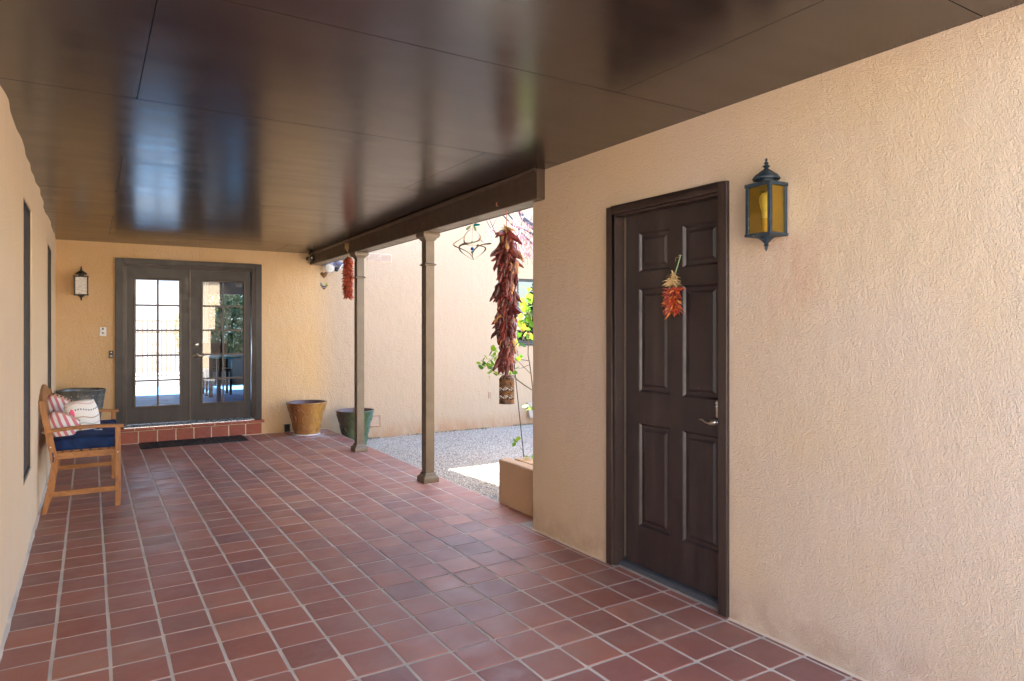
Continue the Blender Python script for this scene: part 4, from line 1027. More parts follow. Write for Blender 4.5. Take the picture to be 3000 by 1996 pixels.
head(2.975, YB-.15, 2.262, (.75,-.55,-.75), .060, fl_)
for pts in ([(2.82,YB-.03,2.28),(2.815,YB-.09,2.26)], [(2.93,YB-.03,2.29),(2.94,YB-.09,2.30)]): MB().tube(pts, .012, 8).build('arm', 'flood', fl_, smooth=True)
MB().sph((2.905, YB-.13, 2.215), .030, 12, 8, (1,1,1.1)).build('motion_sensor', 'lamp_blue', fl_, smooth=True)
sc_ = thing('security_camera', 'small black twin spot fixture on the beam end by the wall', 'camera', (2.55, 9.33, 2.34))
for dx, dz in ((0, 0), (-.0, 0)): pass
m = MB()
MB().box((BX0-.012, 9.25, 2.31), (BX0+.0005, 9.37, 2.40)).build('bracket', 'black', sc_, bevel=.003)
for yy in (9.26, 9.38):
    MB().lathe([(0,-.045),(.024,-.045),(.027,-.035),(.027,.03),(.018,.045),(0,.045)], (BX0-.04, yy, 2.345), 16, 'y').build('body', 'black', sc_, smooth=True)
    MB().lathe([(0,-.002),(.017,-.002),(.018,0)], (BX0-.04, yy-.0465, 2.345), 16, 'y').build('lens', 'nickel', sc_, smooth=True)

# ------------------------------------------------------------------ pots
def pot(name, label, cx_, cy, r0, r1, zb, zt, mat, inside, group=None, th=.02, curve=.012):
    P_ = thing(name, label, 'pot', (cx_, cy, zb), group)
    n = 56; H = zt-zb; pr = []
    for i in range(13):
        t_ = i/12; pr.append((r0+(r1-r0)*t_ + curve*math.sin(math.pi*t_)*-1, zb+H*t_))
    body = pr + [(r1+.002, zt+.002), (r1-.004, zt+.008)]
    MB().lathe([(0.001, zb)]+body, (cx_, cy, 0), n).build('body', mat, P_, smooth=True)
    MB().lathe([(r1-.004, zt+.008), (r1-th, zt+.007), (r1-th-.004, zt-.004), (r0+(r1-r0)*.55-th, zb+H*.5), (.001, zb+H*.49)], (cx_, cy, 0), n).build('lining', inside, P_, smooth=True)
    return P_, lambda t_: r0+(r1-r0)*t_ - curve*math.sin(math.pi*t_)
def scrolls(P_, cx_, cy, rf, zb, H, mat, sd):
    q = random.Random(sd); m = MB()
    for row, zz in enumerate((.20, .48, .78)):
        for i in range(8):
            a0 = 2*math.pi*(i+.5*(row % 2))/8 + q.uniform(-.1,.1); sg = q.choice((-1, 1)); s_ = q.uniform(.85, 1.2)
            pts = []
            for k in range(22):
                u = k/21; rad_ = (.050*(1-u)+.008)*s_; an = u*5.6
                da = sg*rad_*math.cos(an)*.9; dz = rad_*math.sin(an)*1.25 - (.0)
                if k < 4: da += sg*(4-k)*.012; dz -= (4-k)*.012
                t_ = min(.97, max(.03, zz + dz/H)); r = rf(t_)+.0005
                ang = a0 + da/r
                pts.append((cx_+r*math.cos(ang), cy+r*math.sin(ang), zb+H*t_))
            m.tube(pts, [.0028+.0030*math.sin(math.pi*min(1, .15+k/21)) for k in range(22)], 5)
            # leaf stroke
            pts = []
            for k in range(9):
                u = k/8; t_ = min(.97, max(.03, zz + (-.10+.2*u)*.9)); r = rf(t_)+.0005
                ang = a0 + sg*(.10+.12*math.sin(u*2.6))/r*.9
                pts.append((cx_+r*math.cos(ang), cy+r*math.sin(ang), zb+H*t_))
            m.tube(pts, [.002+.006*math.sin(math.pi*k/8) for k in range(9)], 5)
    m.build('relief', mat, P_, smooth=True)
P1, rf = pot('glazed_pot', 'gold glazed pot with raised scrolls on the tiles near the porch corner', 2.435, 9.10, .158, .262, .004, .420, 'gold_glaze', 'pot_inside', 'scroll patterned glazed pots')
scrolls(P1, 2.435, 9.10, rf, .004, .416, 'gold_glaze', 2)
MB().lathe([(.150,.0035),(.170,.003),(.174,.010),(.166,.016),(.158,.014)], (2.435, 9.10, 0), 40).build('foot_ring', 'white_plastic', P1, smooth=True)
P2, rf = pot('glazed_pot', 'dark green and teal glazed pot on the gravel behind the farther column', 3.035, 8.93, .150, .256, gz(3, 8.93)-.01, .292, 'green_glaze', 'pot_inside', 'scroll patterned glazed pots')
scrolls(P2, 3.035, 8.93, rf, gz(3, 8.93)-.01, .292-gz(3, 8.93)+.01, 'green_glaze', 5)
P3, rf = pot('metal_planter', 'tall riveted grey metal planter in the corner behind bench', -.085, 9.14, .135, .238, .003, .700, 'zinc', 'zinc', None, .008, .0)
m = MB()
for i in range(10):
    for off in (-.14, .14):
        a = 2*math.pi*(i/10)+off+.05
        for k in range(9):
            t_ = .06+k*.108; r = rf(t_)+.001
            m.sph((-.085+r*math.cos(a), 9.14+r*math.sin(a), .003+.697*t_), .0065, 6, 4)
stuff(m.build('rivets', 'steel', P3, smooth=True))
m = MB()
for i in range(10):
    a = 2*math.pi*(i/10)+.05; pts = [(-.085+(rf(t_)+.0012)*math.cos(a), 9.14+(rf(t_)+.0012)*math.sin(a), .003+.697*t_) for t_ in (0,.5,.99)]
    m.tube(pts, .0022, 5)
m.build('seams', 'zinc', P3)

# doormat
dm = thing('doormat', 'black rubber doormat with pierced pattern lying below the brick step', 'doormat', (1.09, 9.17, .003))
m = MB(); x0, x1, ya, yb = .497, 1.683, 8.955, 9.405
m.box((x0, ya, .0015), (x1, yb, .0085)); m.build('sheet', 'mat', dm)
m = MB()
for a_, b_ in (((x0+.02,ya+.02),(x1-.02,ya+.02)), ((x1-.02,ya+.02),(x1-.02,yb-.02)), ((x1-.02,yb-.02),(x0+.02,yb-.02)), ((x0+.02,yb-.02),(x0+.02,ya+.02))):
    m.tube([(*a_, .009), (*b_, .009)], .006, 6)
q = random.Random(8)
for i in range(150):
    cx_, cy = q.uniform(x0+.05, x1-.05), q.uniform(ya+.05, yb-.05); s_ = q.uniform(.015, .03); a0 = q.uniform(0, 6.28)
    m.tube([(cx_+s_*(1-k/9)*math.cos(a0+k*.6), cy+s_*(1-k/9)*math.sin(a0+k*.6), .009) for k in range(8)], .0035, 5)
m.build('relief', 'mat', dm, smooth=True)

# ------------------------------------------------------------------ bench
bn = thing('garden_bench', 'slatted wooden bench with arched back standing against the left wall', 'bench', (-.06, 6.84, 0))
BY0, BY1 = 6.262, 7.418
def backx(z): return -.262 - (z-.45)*.172
for yy in (BY0, BY1):
    m = MB().box((.168, yy-.022, 0), (.206, yy+.022, .618)); m.build('leg', 'wood_v', bn, bevel=.003)
    pl_ = [(-.318,0),(-.282,.17),(-.258,.36),(-.264,.45),(-.296,.63),(-.334,.855)]
    w0 = .046; L_ = [(x+.004 if z < .4 else x, z) for x, z in pl_]
    poly = [(x, z) for x, z in L_] + [(x+w0*(.72 if z == 0 else 1)*(.8 if z > .8 else 1), z) for x, z in reversed(L_)]
    m = MB().prism(poly, 'xz', yy-.018, yy+.018); m.build('leg', 'wood_v', bn, bevel=.003)
    # armrest
    n = 9; vs = []
    for i in range(n):
        t_ = i/(n-1); x = -.300+t_*.528; z = .606+.020*math.sin(t_*math.pi*.85)
        hw = .024+.006*math.sin(t_*math.pi)
        vs += [(x, yy-hw, z), (x, yy+hw, z), (x, yy+hw, z+.024), (x, yy-hw, z+.024)]
    fs = [(0,1,2,3), tuple(len(vs)-4+q_ for q_ in (3,2,1,0))] + [(i*4+q_, i*4+4+q_, i*4+4+(q_+1)%4, i*4+(q_+1)%4) for i in range(n-1) for q_ in range(4)]
    MB().add(vs, fs).build('armrest', 'wood', bn, bevel=.004)
    MB().box((-.262, yy-.012, .118), (.168, yy+.012, .158)).build('stretcher', 'wood', bn, bevel=.002)
    MB().box((-.222, yy-.012, .402), (.168, yy+.012, .452)).build('seat_rail', 'wood', bn, bevel=.002)
MB().box((.176, BY0+.022, .402), (.198, BY1-.022, .450)).build('front_rail', 'wood', bn, bevel=.002)
MB().box((-.252, BY0+.018, .402), (-.230, BY1-.018, .450)).build('back_rail', 'wood', bn, bevel=.002)
MB().box((-.060, BY0+.012, .412), (-.030, BY1-.012, .446)).build('seat_rail', 'wood', bn)
for i in range(7):
    x = -.215+i*.062
    MB().box((x-.022, BY0+.013, .4525), (x+.022, BY1-.013, .462)).build('seat_slat', 'wood', bn)
# arched back
def topz(y): t_ = (y-BY0)/(BY1-BY0); return .845+.090*math.sin(math.pi*t_)
n = 20; vs = []
for i in range(n+1):
    y = BY0+.018+(BY1-BY0-.036)*i/n; z1_ = topz(y); z0_ = min(z1_-.045, .80+.03*math.sin(math.pi*i/n))
    for z, dx in ((z0_, 0), (z1_, 0)):
        x = backx(z); vs += [(x, y, z), (x+.024, y, z)]
fs = []
for i in range(n):
    a = i*4; b_ = a+4
    fs += [(a, b_, b_+2, a+2), (a+1, a+3, b_+3, b_+1), (a, a+1, b_+1, b_), (a+2, b_+2, b_+3, a+3)]
fs += [(0,2,3,1), (n*4, n*4+1, n*4+3, n*4+2)]
MB().add(vs, fs).build('top_rail', 'wood', bn, bevel=.003)
MB().bar((backx(.50)+.012, BY0+.018, .50), (backx(.50)+.012, BY1-.018, .50), .022, .045, (0,0,1)).build('back_rail', 'wood', bn, bevel=.002)
ns = 15
for i in range(ns):
    y = BY0+.065+(BY1-BY0-.13)*i/(ns-1); zt_ = .80+.028*math.sin(math.pi*i/(ns-1))
    MB().bar((backx(.52)+.012, y, .52), (backx(zt_)+.012, y, zt_+.004), .046, .012, (1,0,0)).build('back_slat', 'wood_v', bn)
for (x, z) in ((-.277, .618), (-.255,.50), (-.236,.43), (.187,.425), (-.02, .640)):
    MB().lathe([(0,-.004),(.005,-.004),(.006,0)], (x, BY0-(.0185 if x < 0 and z != .640 else .0225), z), 10, 'y').build('bolt', 'steel', bn)

# cushion
def softbox(a, b, nx, ny, bulge, rad_):
    x0, y0_, z0_ = a; x1, y1_, z1_ = b; m = MB()
    bm = bmesh.new(); bmesh.ops.create_cube(bm, size=1)
    bmesh.ops.subdivide_edges(bm, edges=bm.edges, cuts=nx, use_grid_fill=True)
    vs = []
    for v in bm.verts:
        p_ = v.co*2; q_ = Vector(p_)
        e = .10
        X_ = x0+(x1-x0)*(p_.x+1)/2; Y_ = y0_+(y1_-y0_)*(p_.y+1)/2; Z_ = z0_+(z1_-z0_)*(p_.z+1)/2
        ed = max(0, 1-(abs(p_.x)**8)) * max(0, 1-(abs(p_.y)**8))
        Z_ += bulge*p_.z*ed + .004*noise.noise((X_*6, Y_*6, p_.z))
        dx = (1-abs(p_.z)**4)*.008; X_ += dx*p_.x*(abs(p_.x) > .99); Y_ += dx*p_.y*(abs(p_.y) > .99)
        vs.append((X_, Y_, Z_))
    fs = [tuple(v.index for v in f.verts) for f in bm.faces]
    m.add(vs, fs); bm.free(); return m
cu = thing('seat_cushion', 'thick navy blue seat cushion covering the wooden bench', 'cushion', (-.03, 6.84, .462))
o = softbox((-.238, BY0+.028, .4635), (.196, BY1-.028, .548), 14, 14, .012, .02).build('pad', 'navy', cu, bevel=0, smooth=True); flat_auto(o, 45)
pip = MB()
for z in (.466, .546):
    x0, x1, ya, yb = -.240, .199, BY0+.025, BY1-.025
    pip.tube([(x0,ya,z),(x1,ya,z),(x1,yb,z),(x0,yb,z),(x0,ya,z)], .0045, 6)
pip.build('piping', 'navy', cu, smooth=True)
tie = MB()
tie.tube([(-.235, BY0+.02, .530),(-.225, BY0-.0, .536),(-.205, BY0+.012, .530),(-.180, BY0+.014, .500),(-.178, BY0+.012, .475),(-.195, BY0+.010, .468)], .0028, 5)
tie.tube([(-.238, BY0+.02, .47),(-.242, BY0-.022, .455),(-.236, BY0-.026, .42),(-.240, BY0-.024, .385)], .004, 5)
tie.build('tie', 'navy', cu, smooth=True)

# pillows
def pillow_mat(name, kind):
    t = NT(name); p = t.obj(); x, y, z = t.sep(p)
    n = t.noise(p, 14, 3)
    if kind == 'stripe':
        c = (.80,.77,.74)
        w_ = t.n('TexWave', wave_type='BANDS', bands_direction='DIAGONAL'); w_.inputs['Scale'].default_value = 9.5; w_.inputs['Distortion'].default_value = .6
        t.l(p, w_.inputs['Vector'])
        msk = t.math('MULTIPLY', t.rng(w_.outputs['Fac'], .50, .60), t.rng(x, -.125, -.12))
        c1 = t.mix(t.math('MULTIPLY', msk, .85), c, (.62,.10,.15))
        side = t.rng(y, .075, .080)
        c1 = t.mix(side, c1, (.52,.30,.22))
        w2 = t.n('TexWave', wave_type='BANDS', bands_direction='X'); w2.inputs['Scale'].default_value = 11; t.l(p, w2.inputs['Vector'])
        b2 = t.math('MULTIPLY', t.rng(w2.outputs['Fac'], .5, .6), t.math('MULTIPLY', t.rng(y, .093, .096), t.rng(y, .112, .109)))
        c1 = t.mix(b2, c1, (.02,.03,.06))
    else:
        c1 = (.82,.80,.76)
        wob = t.math('MULTIPLY', t.math('SINE', t.math('MULTIPLY', x, 30)), .012)
        def line(y0_, w_, col, dash=None, f=.9):
            global_y = t.math('ADD', y, wob)
            d = t.math('ABSOLUTE', t.math('SUBTRACT', global_y, y0_)); m_ = t.rng(d, w_, w_+.002, 1, 0)
            if dash:
                wv_ = t.n('TexWave', wave_type='BANDS', bands_direction='X'); wv_.inputs['Scale'].default_value = dash; t.l(p, wv_.inputs['Vector'])
                m_ = t.math('MULTIPLY', m_, t.rng(wv_.outputs['Fac'], .4, .5))
            return t.math('MULTIPLY', m_, f), col
        for a in ((.045, .005, (.015,.03,.11), 16), (-.02, .003, (.42,.25,.14), None), (-.07, .002, (.30,.36,.36), None), (.10, .004, (.55,.20,.22), None, .5)):
            f_, col = line(*a); c1 = t.mix(f_, c1, col)
        def spot(cx_, cy, rx, ry, col):
            dx = t.math('DIVIDE', t.math('SUBTRACT', x, cx_), rx); dy = t.math('DIVIDE', t.math('SUBTRACT', y, cy), ry)
            r2 = t.math('ADD', t.math('MULTIPLY', dx, dx), t.math('MULTIPLY', dy, dy)); return t.rng(r2, .8, 1.1, 1, 0), col
        for a in ((-.095, .035, .014, .034, (.85,.12,.28)), (-.095, -.035, .020, .024, (.01,.05,.22)), (-.06, -.10, .012, .04, (.60,.36,.12)), (.06, -.135, .03, .012, (.85,.12,.04))):
            f_, col = spot(*a); c1 = t.mix(f_, c1, col)
    c1 = t.mix(t.rng(n, .5, .7, 0, .12), c1, (.5,.42,.36))
    return t.fin(c1, .9, t.bump(t.math('ADD', t.noise(p, 420, 2), t.math('MULTIPLY', n, 2.5)), .35, .004), .2)
M['pillow_stripe'] = pillow_mat('striped_fabric', 'stripe'); M['pillow_white'] = pillow_mat('embroidered_fabric', 'white')
def pillow(label, c, s, nrm, up, mat, thick=.06, tassel=False):
    T = thing('throw_pillow', label, 'pillow', c, 'throw pillows on the bench')
    n = 18; vs = []; fs = []
    for sd in (1, -1):
        k = len(vs)
        for i in range(n+1):
            for j in range(n+1):
                u = -1+2*i/n; v = -1+2*j/n
                pin = math.sqrt(1-.20*v*v)*1.02; pin2 = math.sqrt(1-.20*u*u)*1.02
                h = thick*((1-u*u)*(1-v*v))**.42
                h += .006*noise.noise((u*2, v*2, sd+s*9))*(1-u*u)*(1-v*v)
                vs.append((u*s*pin, v*s*pin2, sd*h))
        for i in range(n):
            for j in range(n):
                q_ = (k+i*(n+1)+j, k+(i+1)*(n+1)+j, k+(i+1)*(n+1)+j+1, k+i*(n+1)+j+1)
                fs.append(q_ if sd > 0 else q_[::-1])
    o = MB().add(vs, fs).build('cover', mat, T, smooth=True, local=True)
    N = Vector(nrm).normalized(); U = Vector(up); U = (U-N*U.dot(N)).normalized(); Rr = U.cross(N).normalized()
    o.rotation_euler = Matrix((Rr, U, N)).transposed().to_euler()
    return T
pillow('pink and white striped pillow leaning nearest on the bench', (-.195, 6.47, .628), .112, (.30,-.86,.42), (.38,.32,.8), 'pillow_stripe', .062)
pillow('darker red striped pillow behind the other two on the bench', (-.225, 6.98, .705), .125, (.42,-.85,.30), (.38,.3,.8), 'pillow_stripe', .062)
W = pillow('white embroidered pillow with navy dashes and pink spot on the bench', (-.055, 6.72, .672), .132, (.45,-.85,.22), (-.22,.2,.9), 'pillow_white', .064)
m = MB().tube([(.03, 6.64, .563),(.055,6.62,.560),(.075,6.61,.566),(.085,6.60,.560)], [.006,.004,.006,.004], 6); m.build('tassel', 'white_plastic', W, smooth=True)

# ------------------------------------------------------------------ chili strings
def pod_mesh(L_, r, bend, sd, mat, n=6, m_=6, flat=.7):
    q_ = random.Random(sd); mb = MB(); vs = []
    prof = ([.30, .85, 1.0, .97, .86, .60, .16] if m_ == 6 else [.3, 1.0, .95, .75, .45, .08])
    ph = q_.uniform(0, 6)
    for i in range(m_+1):
        t_ = i/m_; z = -L_*t_; x = bend*L_*math.sin(t_*1.7)*t_ ; 
        for k in range(n):
            a = 2*math.pi*k/n; w_ = 1+q_.uniform(-.30, .26)
            vs.append((x+r*prof[i]*math.cos(a)*w_, r*prof[i]*flat*math.sin(a)*w_ + r*.3*math.sin(ph+t_*4), z))
    fs = [(i*n+k, i*n+(k+1)%n, (i+1)*n+(k+1)%n, (i+1)*n+k) for i in range(m_) for k in range(n)] + [tuple(range(n)), tuple(m_*n+k for k in range(n-1,-1,-1))]
    mb.add(vs, fs); return mb
def pod_rot(out_a, tilt, roll):
    """hang down (-z) tilted outward by tilt towards azimuth out_a"""
    return (Matrix.Rotation(out_a, 3, 'Z') @ Matrix.Rotation(-tilt, 3, 'Y') @ Matrix.Rotation(roll, 3, 'Z')).to_euler()
# big ristra
BXc = 2.655
rs = thing('chili_ristra', 'long dark maroon dried chili string hanging from the beam above lantern', 'chili string', (BXc, 4.37, 2.28), 'dried chili strings')
ptop = 2.155; pbot = 1.10
meshes = [pod_mesh(random.Random(i).uniform(.085,.125), random.Random(i+50).uniform(.015,.022), random.Random(i+9).uniform(-.5,.6), i, 'chili_dark', 7, 6, .85).mesh('chili_pod', 'chili_dark', smooth=True) for i in range(10)]
q_ = random.Random(21)
NP = 285
for i in range(NP):
    t_ = (i+.5)/NP; z = ptop-.01-(ptop-pbot-.10)*t_**.97
    env = .072*min(1, .30+t_*7)*(1-.42*max(0, t_-.55)/.45)
    a = i*2.39996+q_.uniform(-.5,.5); rr_ = env*q_.uniform(.45, 1.0)
    tilt = q_.uniform(-.05, .36)*(1 if t_ < .93 else .6)
    if q_.random() < .05: tilt = q_.uniform(.7, 1.3)
    s_ = q_.uniform(.8, 1.15)
    put('chili_pod', q_.choice(meshes), rs, (BXc+rr_*math.cos(a), 4.37+rr_*math.sin(a), z), pod_rot(a, tilt, q_.uniform(-1.4,1.4)), (s_, s_, s_))
m = MB().tube([(BXc,4.37,2.15),(BXc,4.37,2.10),(BXc,4.372,1.7),(BXc,4.37,1.25),(BXc,4.37,1.16)], [.012,.038,.044,.030,.012], 10); m.build('core', 'chili_dark', rs, smooth=True)
for k, (a, dz) in enumerate(((2.6,.02),(.3,.03),(4.0,.0),(5.2,.01))):
    put('chili_pod', meshes[k], rs, (BXc+.012*math.cos(a), 4.37+.02*math.sin(a), pbot+.07+dz), pod_rot(a, .35, 0), (1.15,1.15,1.15))
m = MB().tube([(BXc, 4.37, bt(4.37)-.0), (BXc-.002, 4.372, 2.22), (BXc, 4.37, 1.10), (BXc, 4.37, 1.066)], .0028, 6); m.build('string', 'red_string', rs)
hk = MB().tube([(BX0-.001, 4.37, 2.335),(BX0-.010,4.37,2.335),(BX0-.012,4.37,2.32),(BX0+.01,4.37,2.30),(BXc,4.37,2.275)], .0026, 6); hk.build('hook', 'red_string', rs)
def husk(parent, c, n, l, up, mat, sd, w_=.004):
    q = random.Random(sd); mb = MB()
    for i in range(n):
        a = q.uniform(0, 6.28); el = q.uniform(-.6, 1.3)*up; ll = l*q.uniform(.5, 1.1)
        d = Vector((math.cos(a)*math.cos(el), math.sin(a)*math.cos(el), math.sin(el))); p0 = Vector(c)+Vector((q.uniform(-.008,.008), q.uniform(-.008,.008), q.uniform(-.012,.012)))
        sd_ = d.cross(Vector((q.gauss(0,1), q.gauss(0,1), q.gauss(0,1)))).normalized()*w_
        p1 = p0+d*ll*.5+Vector((0,0,.004)); p2 = p0+d*ll+Vector((q.uniform(-.01,.01), q.uniform(-.01,.01), -ll*.25))
        mb.add([p0-sd_*.6, p0+sd_*.6, p1+sd_, p1-sd_, p2+sd_*.3, p2-sd_*.3], [(0,1,2,3),(3,2,4,5)])
    return mb.build('husk', mat, parent, fix=False)
husk(rs, (BXc, 4.37, 2.135), 90, .055, 1, 'straw', 3, .005)
# small bright ristra
r2 = thing('chili_ristra', 'short bright red chili bundle tied to the beam beside farther column', 'chili string', (2.600, 7.86, 2.42), 'dried chili strings')
SX, SY = 2.575, 7.83
mb = MB(); q_ = random.Random(4)
for i in range(420):
    t_ = (i+.5)/420; z = 2.235-.465*t_; a = i*2.39996
    env = .036*min(1, .4+t_*7)*(1-.15*t_)
    L_ = q_.uniform(.045, .065); tilt = q_.uniform(.5, 1.2)
    d = Vector((math.cos(a)*math.sin(tilt), math.sin(a)*math.sin(tilt), -math.cos(tilt)))
    p0 = Vector((SX, SY, z)) + Vector((math.cos(a), math.sin(a), 0))*env*q_.uniform(.3,.9)
    mb.tube([p0, p0+d*L_*.35, p0+d*L_*.75+Vector((0,0,.002)), p0+d*L_+Vector((0,0,.006))], [.005,.0085,.0060,.0010], 5)
o = mb.build('chili_pods', 'chili_red', r2, smooth=True, fix=False); stuff(o)
husk(r2, (SX, SY, 2.245), 18, .02, 1, 'straw', 8, .003)
m = MB()
q = random.Random(15)
for i in range(44):
    a = q.uniform(0,6.28); m.tube([(SX-.004, SY, 2.30), (SX-.012+math.cos(a)*.026, SY+math.sin(a)*.036, 2.345+q.uniform(-.01,.02)), (SX-.010+math.cos(a+.9)*.025, SY+math.sin(a+.9)*.035, 2.375+q.uniform(-.02,.03)), (SX-.006+math.cos(a)*.006, SY+math.sin(a)*.01, 2.35)], .0024, 4)
m.tube([(SX-.004,SY,2.31),(SX,SY-.006,2.275),(SX,SY,2.235)], .0028, 5); m.tube([(SX-.004,SY,2.31),(SX,SY+.008,2.275),(SX,SY,2.235)], .0025, 5)
m.build('twine', 'rope', r2)
# door ristra
r3 = thing('chili_ristra', 'small red and orange chili cluster with straw top hanging on panel door', 'chili string', (2.675, 2.66, 1.80), 'dried chili strings')
meshes3 = [pod_mesh(.046+.004*(i % 3), .0075, random.Random(i).uniform(-.5,.6), i+30, 'chili_mix', 6, 5, .8).mesh('chili_pod', 'chili_mix', smooth=True) for i in range(8)]
RX, RY = 2.672, 2.664
q_ = random.Random(77)
for i in range(150):
    t_ = (i+.5)/150; z = 1.628-.135*t_; a = q_.uniform(math.pi*.5, math.pi*1.5) + q_.uniform(-.35,.35)
    tilt = q_.uniform(.95, 1.6)-.30*t_; env = .016
    a2 = a + q_.uniform(-.3,.3)
    loc = (RX+max(-.03, env*math.cos(a)*.6), RY+env*math.sin(a)*1.3, z)
    s_ = q_.uniform(.8, 1.15)
    put('chili_pod', q_.choice(meshes3), r3, loc, pod_rot(a2, tilt, q_.uniform(0,6)), (s_, s_, s_))
husk(r3, (RX-.012, RY, 1.648), 130, .052, .8, 'straw', 5, .0032)
husk(r3, (RX-.010, RY, 1.680), 40, .034, 1.2, 'straw', 6, .0025)
m = MB().tube([(RX, RY, 1.68), (RX+.010, RY-.012, 1.735), (RX+.022, RY-.022, 1.79), (RX+.024, RY-.024, 1.80)], [.0045,.0038,.0036,.0042], 6); m.build('stem', 'greenmetal', r3, smooth=True)
m = MB().tube([(RX+.022,RY-.022,1.79),(RX+.012,RY+.000,1.785),(RX+.012,RY+.004,1.765)], .0012, 4); m.tube([(RX+.034, RY-.022, 1.797),(RX+.010,RY-.022,1.797)], .002, 5); m.build('nail', 'rope', r3)

# ------------------------------------------------------------------ punched tin lantern under the big ristra
tl = thing('tin_lantern', 'rusty punched tin lantern hanging below the long chili string', 'lantern', (BXc, 4.37, .84))
n, mm = 168, 72; r_, zb, zt = .0575, .842, 1.020
keep = []
def hole(u, v):
    """u in 0..1 around, v 0..1 up: flowers made of four petals plus dots"""
    cu = (u*7) % 1 - .5; ang = cu*2*math.pi*r_/7
    for v0 in (.26, .60):
        dz = (v-v0)*(zt-zb)
        rr_ = math.hypot(ang, dz)
        a = math.atan2(dz, ang)
        if .0045 < rr_ < .0205 and abs(math.sin(2*a)) > .42: return True
    ang2 = ((u*14) % 1 - .5)*2*math.pi*r_/14
    for v0 in (.80, .87): 
        if math.hypot(ang2+(.004 if v0 > .85 else -.004), (v-v0)*(zt-zb)) < .0044: return True
    cu2 = ((u*7+.5) % 1 - .5)*2*math.pi*r_/7
    for v0 in (.26, .60, .43):
        for sx in (-1,1):
            if math.hypot(cu2+sx*.004, (v-v0)*(zt-zb)) < .0042: return True
    return False
vs = [(BXc+r_*math.cos(2*math.pi*k/n), 4.37+r_*math.sin(2*math.pi*k/n), zb+(zt-zb)*i/mm) for i in range(mm+1) for k in range(n)]
fs = [(i*n+k, i*n+(k+1)%n, (i+1)*n+(k+1)%n, (i+1)*n+k) for i in range(mm) for k in range(n) if not hole((k+.5)/n, (i+.5)/mm)]
o = MB().add(vs, fs).build('shell', 'rusty_tin', tl)
sd_ = o.modifiers.new('thickness', 'SOLIDIFY'); sd_.thickness = .0012
pr = [(.0585, 1.019), (.0555, 1.026), (.049, 1.036), (.041, 1.045), (.032, 1.052), (.021, 1.057), (.008, 1.061), (.0005, 1.062)]
n = 48; vs = [(BXc+r*math.cos(2*math.pi*k/n), 4.37+r*math.sin(2*math.pi*k/n), z) for r, z in pr for k in range(n)]
fs = [(i*n+k, i*n+(k+1)%n, (i+1)*n+(k+1)%n, (i+1)*n+k) for i in range(len(pr)-1) for k in range(n) if not (i in (1, 3) and k % 8 in (1, 2, 5))]
o = MB().add(vs, fs).build('dome', 'rusty_tin', tl); o.modifiers.new('thickness', 'SOLIDIFY').thickness = .0012
m = MB()
for z, rr_ in ((.842, .060), (1.020, .0595), (.930, .0585)):
    m.tube([(BXc+rr_*math.cos(2*math.pi*k/32), 4.37+rr_*math.sin(2*math.pi*k/32), z) for k in range(33)], .0018, 5)
m.build('band', 'rusty_tin', tl)
m = MB().tube([(BXc+.009*math.cos(k*.52), 4.37, 1.068+.010*math.sin(k*.52)) for k in range(13)], .0012, 5); m.build('ring', 'steel', tl)

# ------------------------------------------------------------------ wind spinner
WS = Vector((2.648, 4.90, 2.09))
ws = thing('wind_spinner', 'twisted metal wind spinner with blue beads hanging from the beam', 'wind spinner', WS)
ca, sa = math.cos(R(31.7)), math.sin(R(31.7))
A = Vector((ca, -sa, 0)); B = Vector((sa, ca, 0)); K = .000715
def ribbon(pts, w, mat='copper'):
    """pts: (a, c, depth) in drawing units; broad flat strip"""
    P_ = []
    raw = [WS + A*((a-320)*K) + Vector((0,0,1))*((430-c)*K) + B*(d*K) for a, c, d in pts]
    # smooth by catmull-rom
    for i in range(len(raw)-1):
        p0 = raw[max(0,i-1)]; p1 = raw[i]; p2 = raw[i+1]; p3 = raw[min(len(raw)-1, i+2)]
        for s_ in range(5):
            t_ = s_/5
            P_.append(.5*((2*p1)+(p2-p0)*t_+(2*p0-5*p1+4*p2-p3)*t_*t_+(3*p1-p0-3*p2+p3)*t_**3))
    P_.append(raw[-1]); m = MB(); vs = []; n = len(P_)
    for i, p in enumerate(P_):
        d = (P_[min(i+1,n-1)]-P_[max(i-1,0)]).normalized(); ww = w*(.25+.75*math.sin(math.pi*i/(n-1)))
        tw = math.pi*.9*i/(n-1)
        s1 = d.orthogonal().normalized(); s2 = d.cross(s1)
        side = (B*math.cos(tw)+A*math.sin(tw)); side = (side-d*side.dot(d)).normalized()
        nn = d.cross(side)*.0006
        vs += [p-side*ww-nn, p+side*ww-nn, p+side*ww+nn, p-side*ww+nn]
    fs = [(i*4+k, i*4+4+k, i*4+4+(k+1)%4, i*4+(k+1)%4) for i in range(n-1) for k in range(4)] + [(0,1,2,3), tuple(len(vs)-4+k for k in (3,2,1,0))]
    m.add(vs, fs).build('ribbon', mat, ws, smooth=False)
ribbon([(310,255,0),(245,305,40),(222,370,60),(240,425,30),(300,448,-20),(400,455,-50),(470,478,-20),(440,530,10),(335,612,0)], .010)
ribbon([(312,255,0),(375,300,-40),(412,350,-50),(395,392,-20),(320,412,30),(210,428,50),(168,465,40),(205,530,10),(330,614,0)], .010)
ribbon([(308,258,0),(215,360,-30),(118,432,-60),(128,462,-50),(200,490,-20),(292,540,10),(335,614,0)], .006)
ribbon([(314,258,0),(380,345,30),(430,395,60),(500,421,50),(528,420,40),(420,440,20),(352,490,-20),(322,555,-20),(338,612,0)], .009)
m = MB().tube([WS+Vector((0,0,.20)), WS+Vector((.002,0,.125)), WS+Vector((0,0,.05)), WS+Vector((0,0,-.075))], .0012, 5)
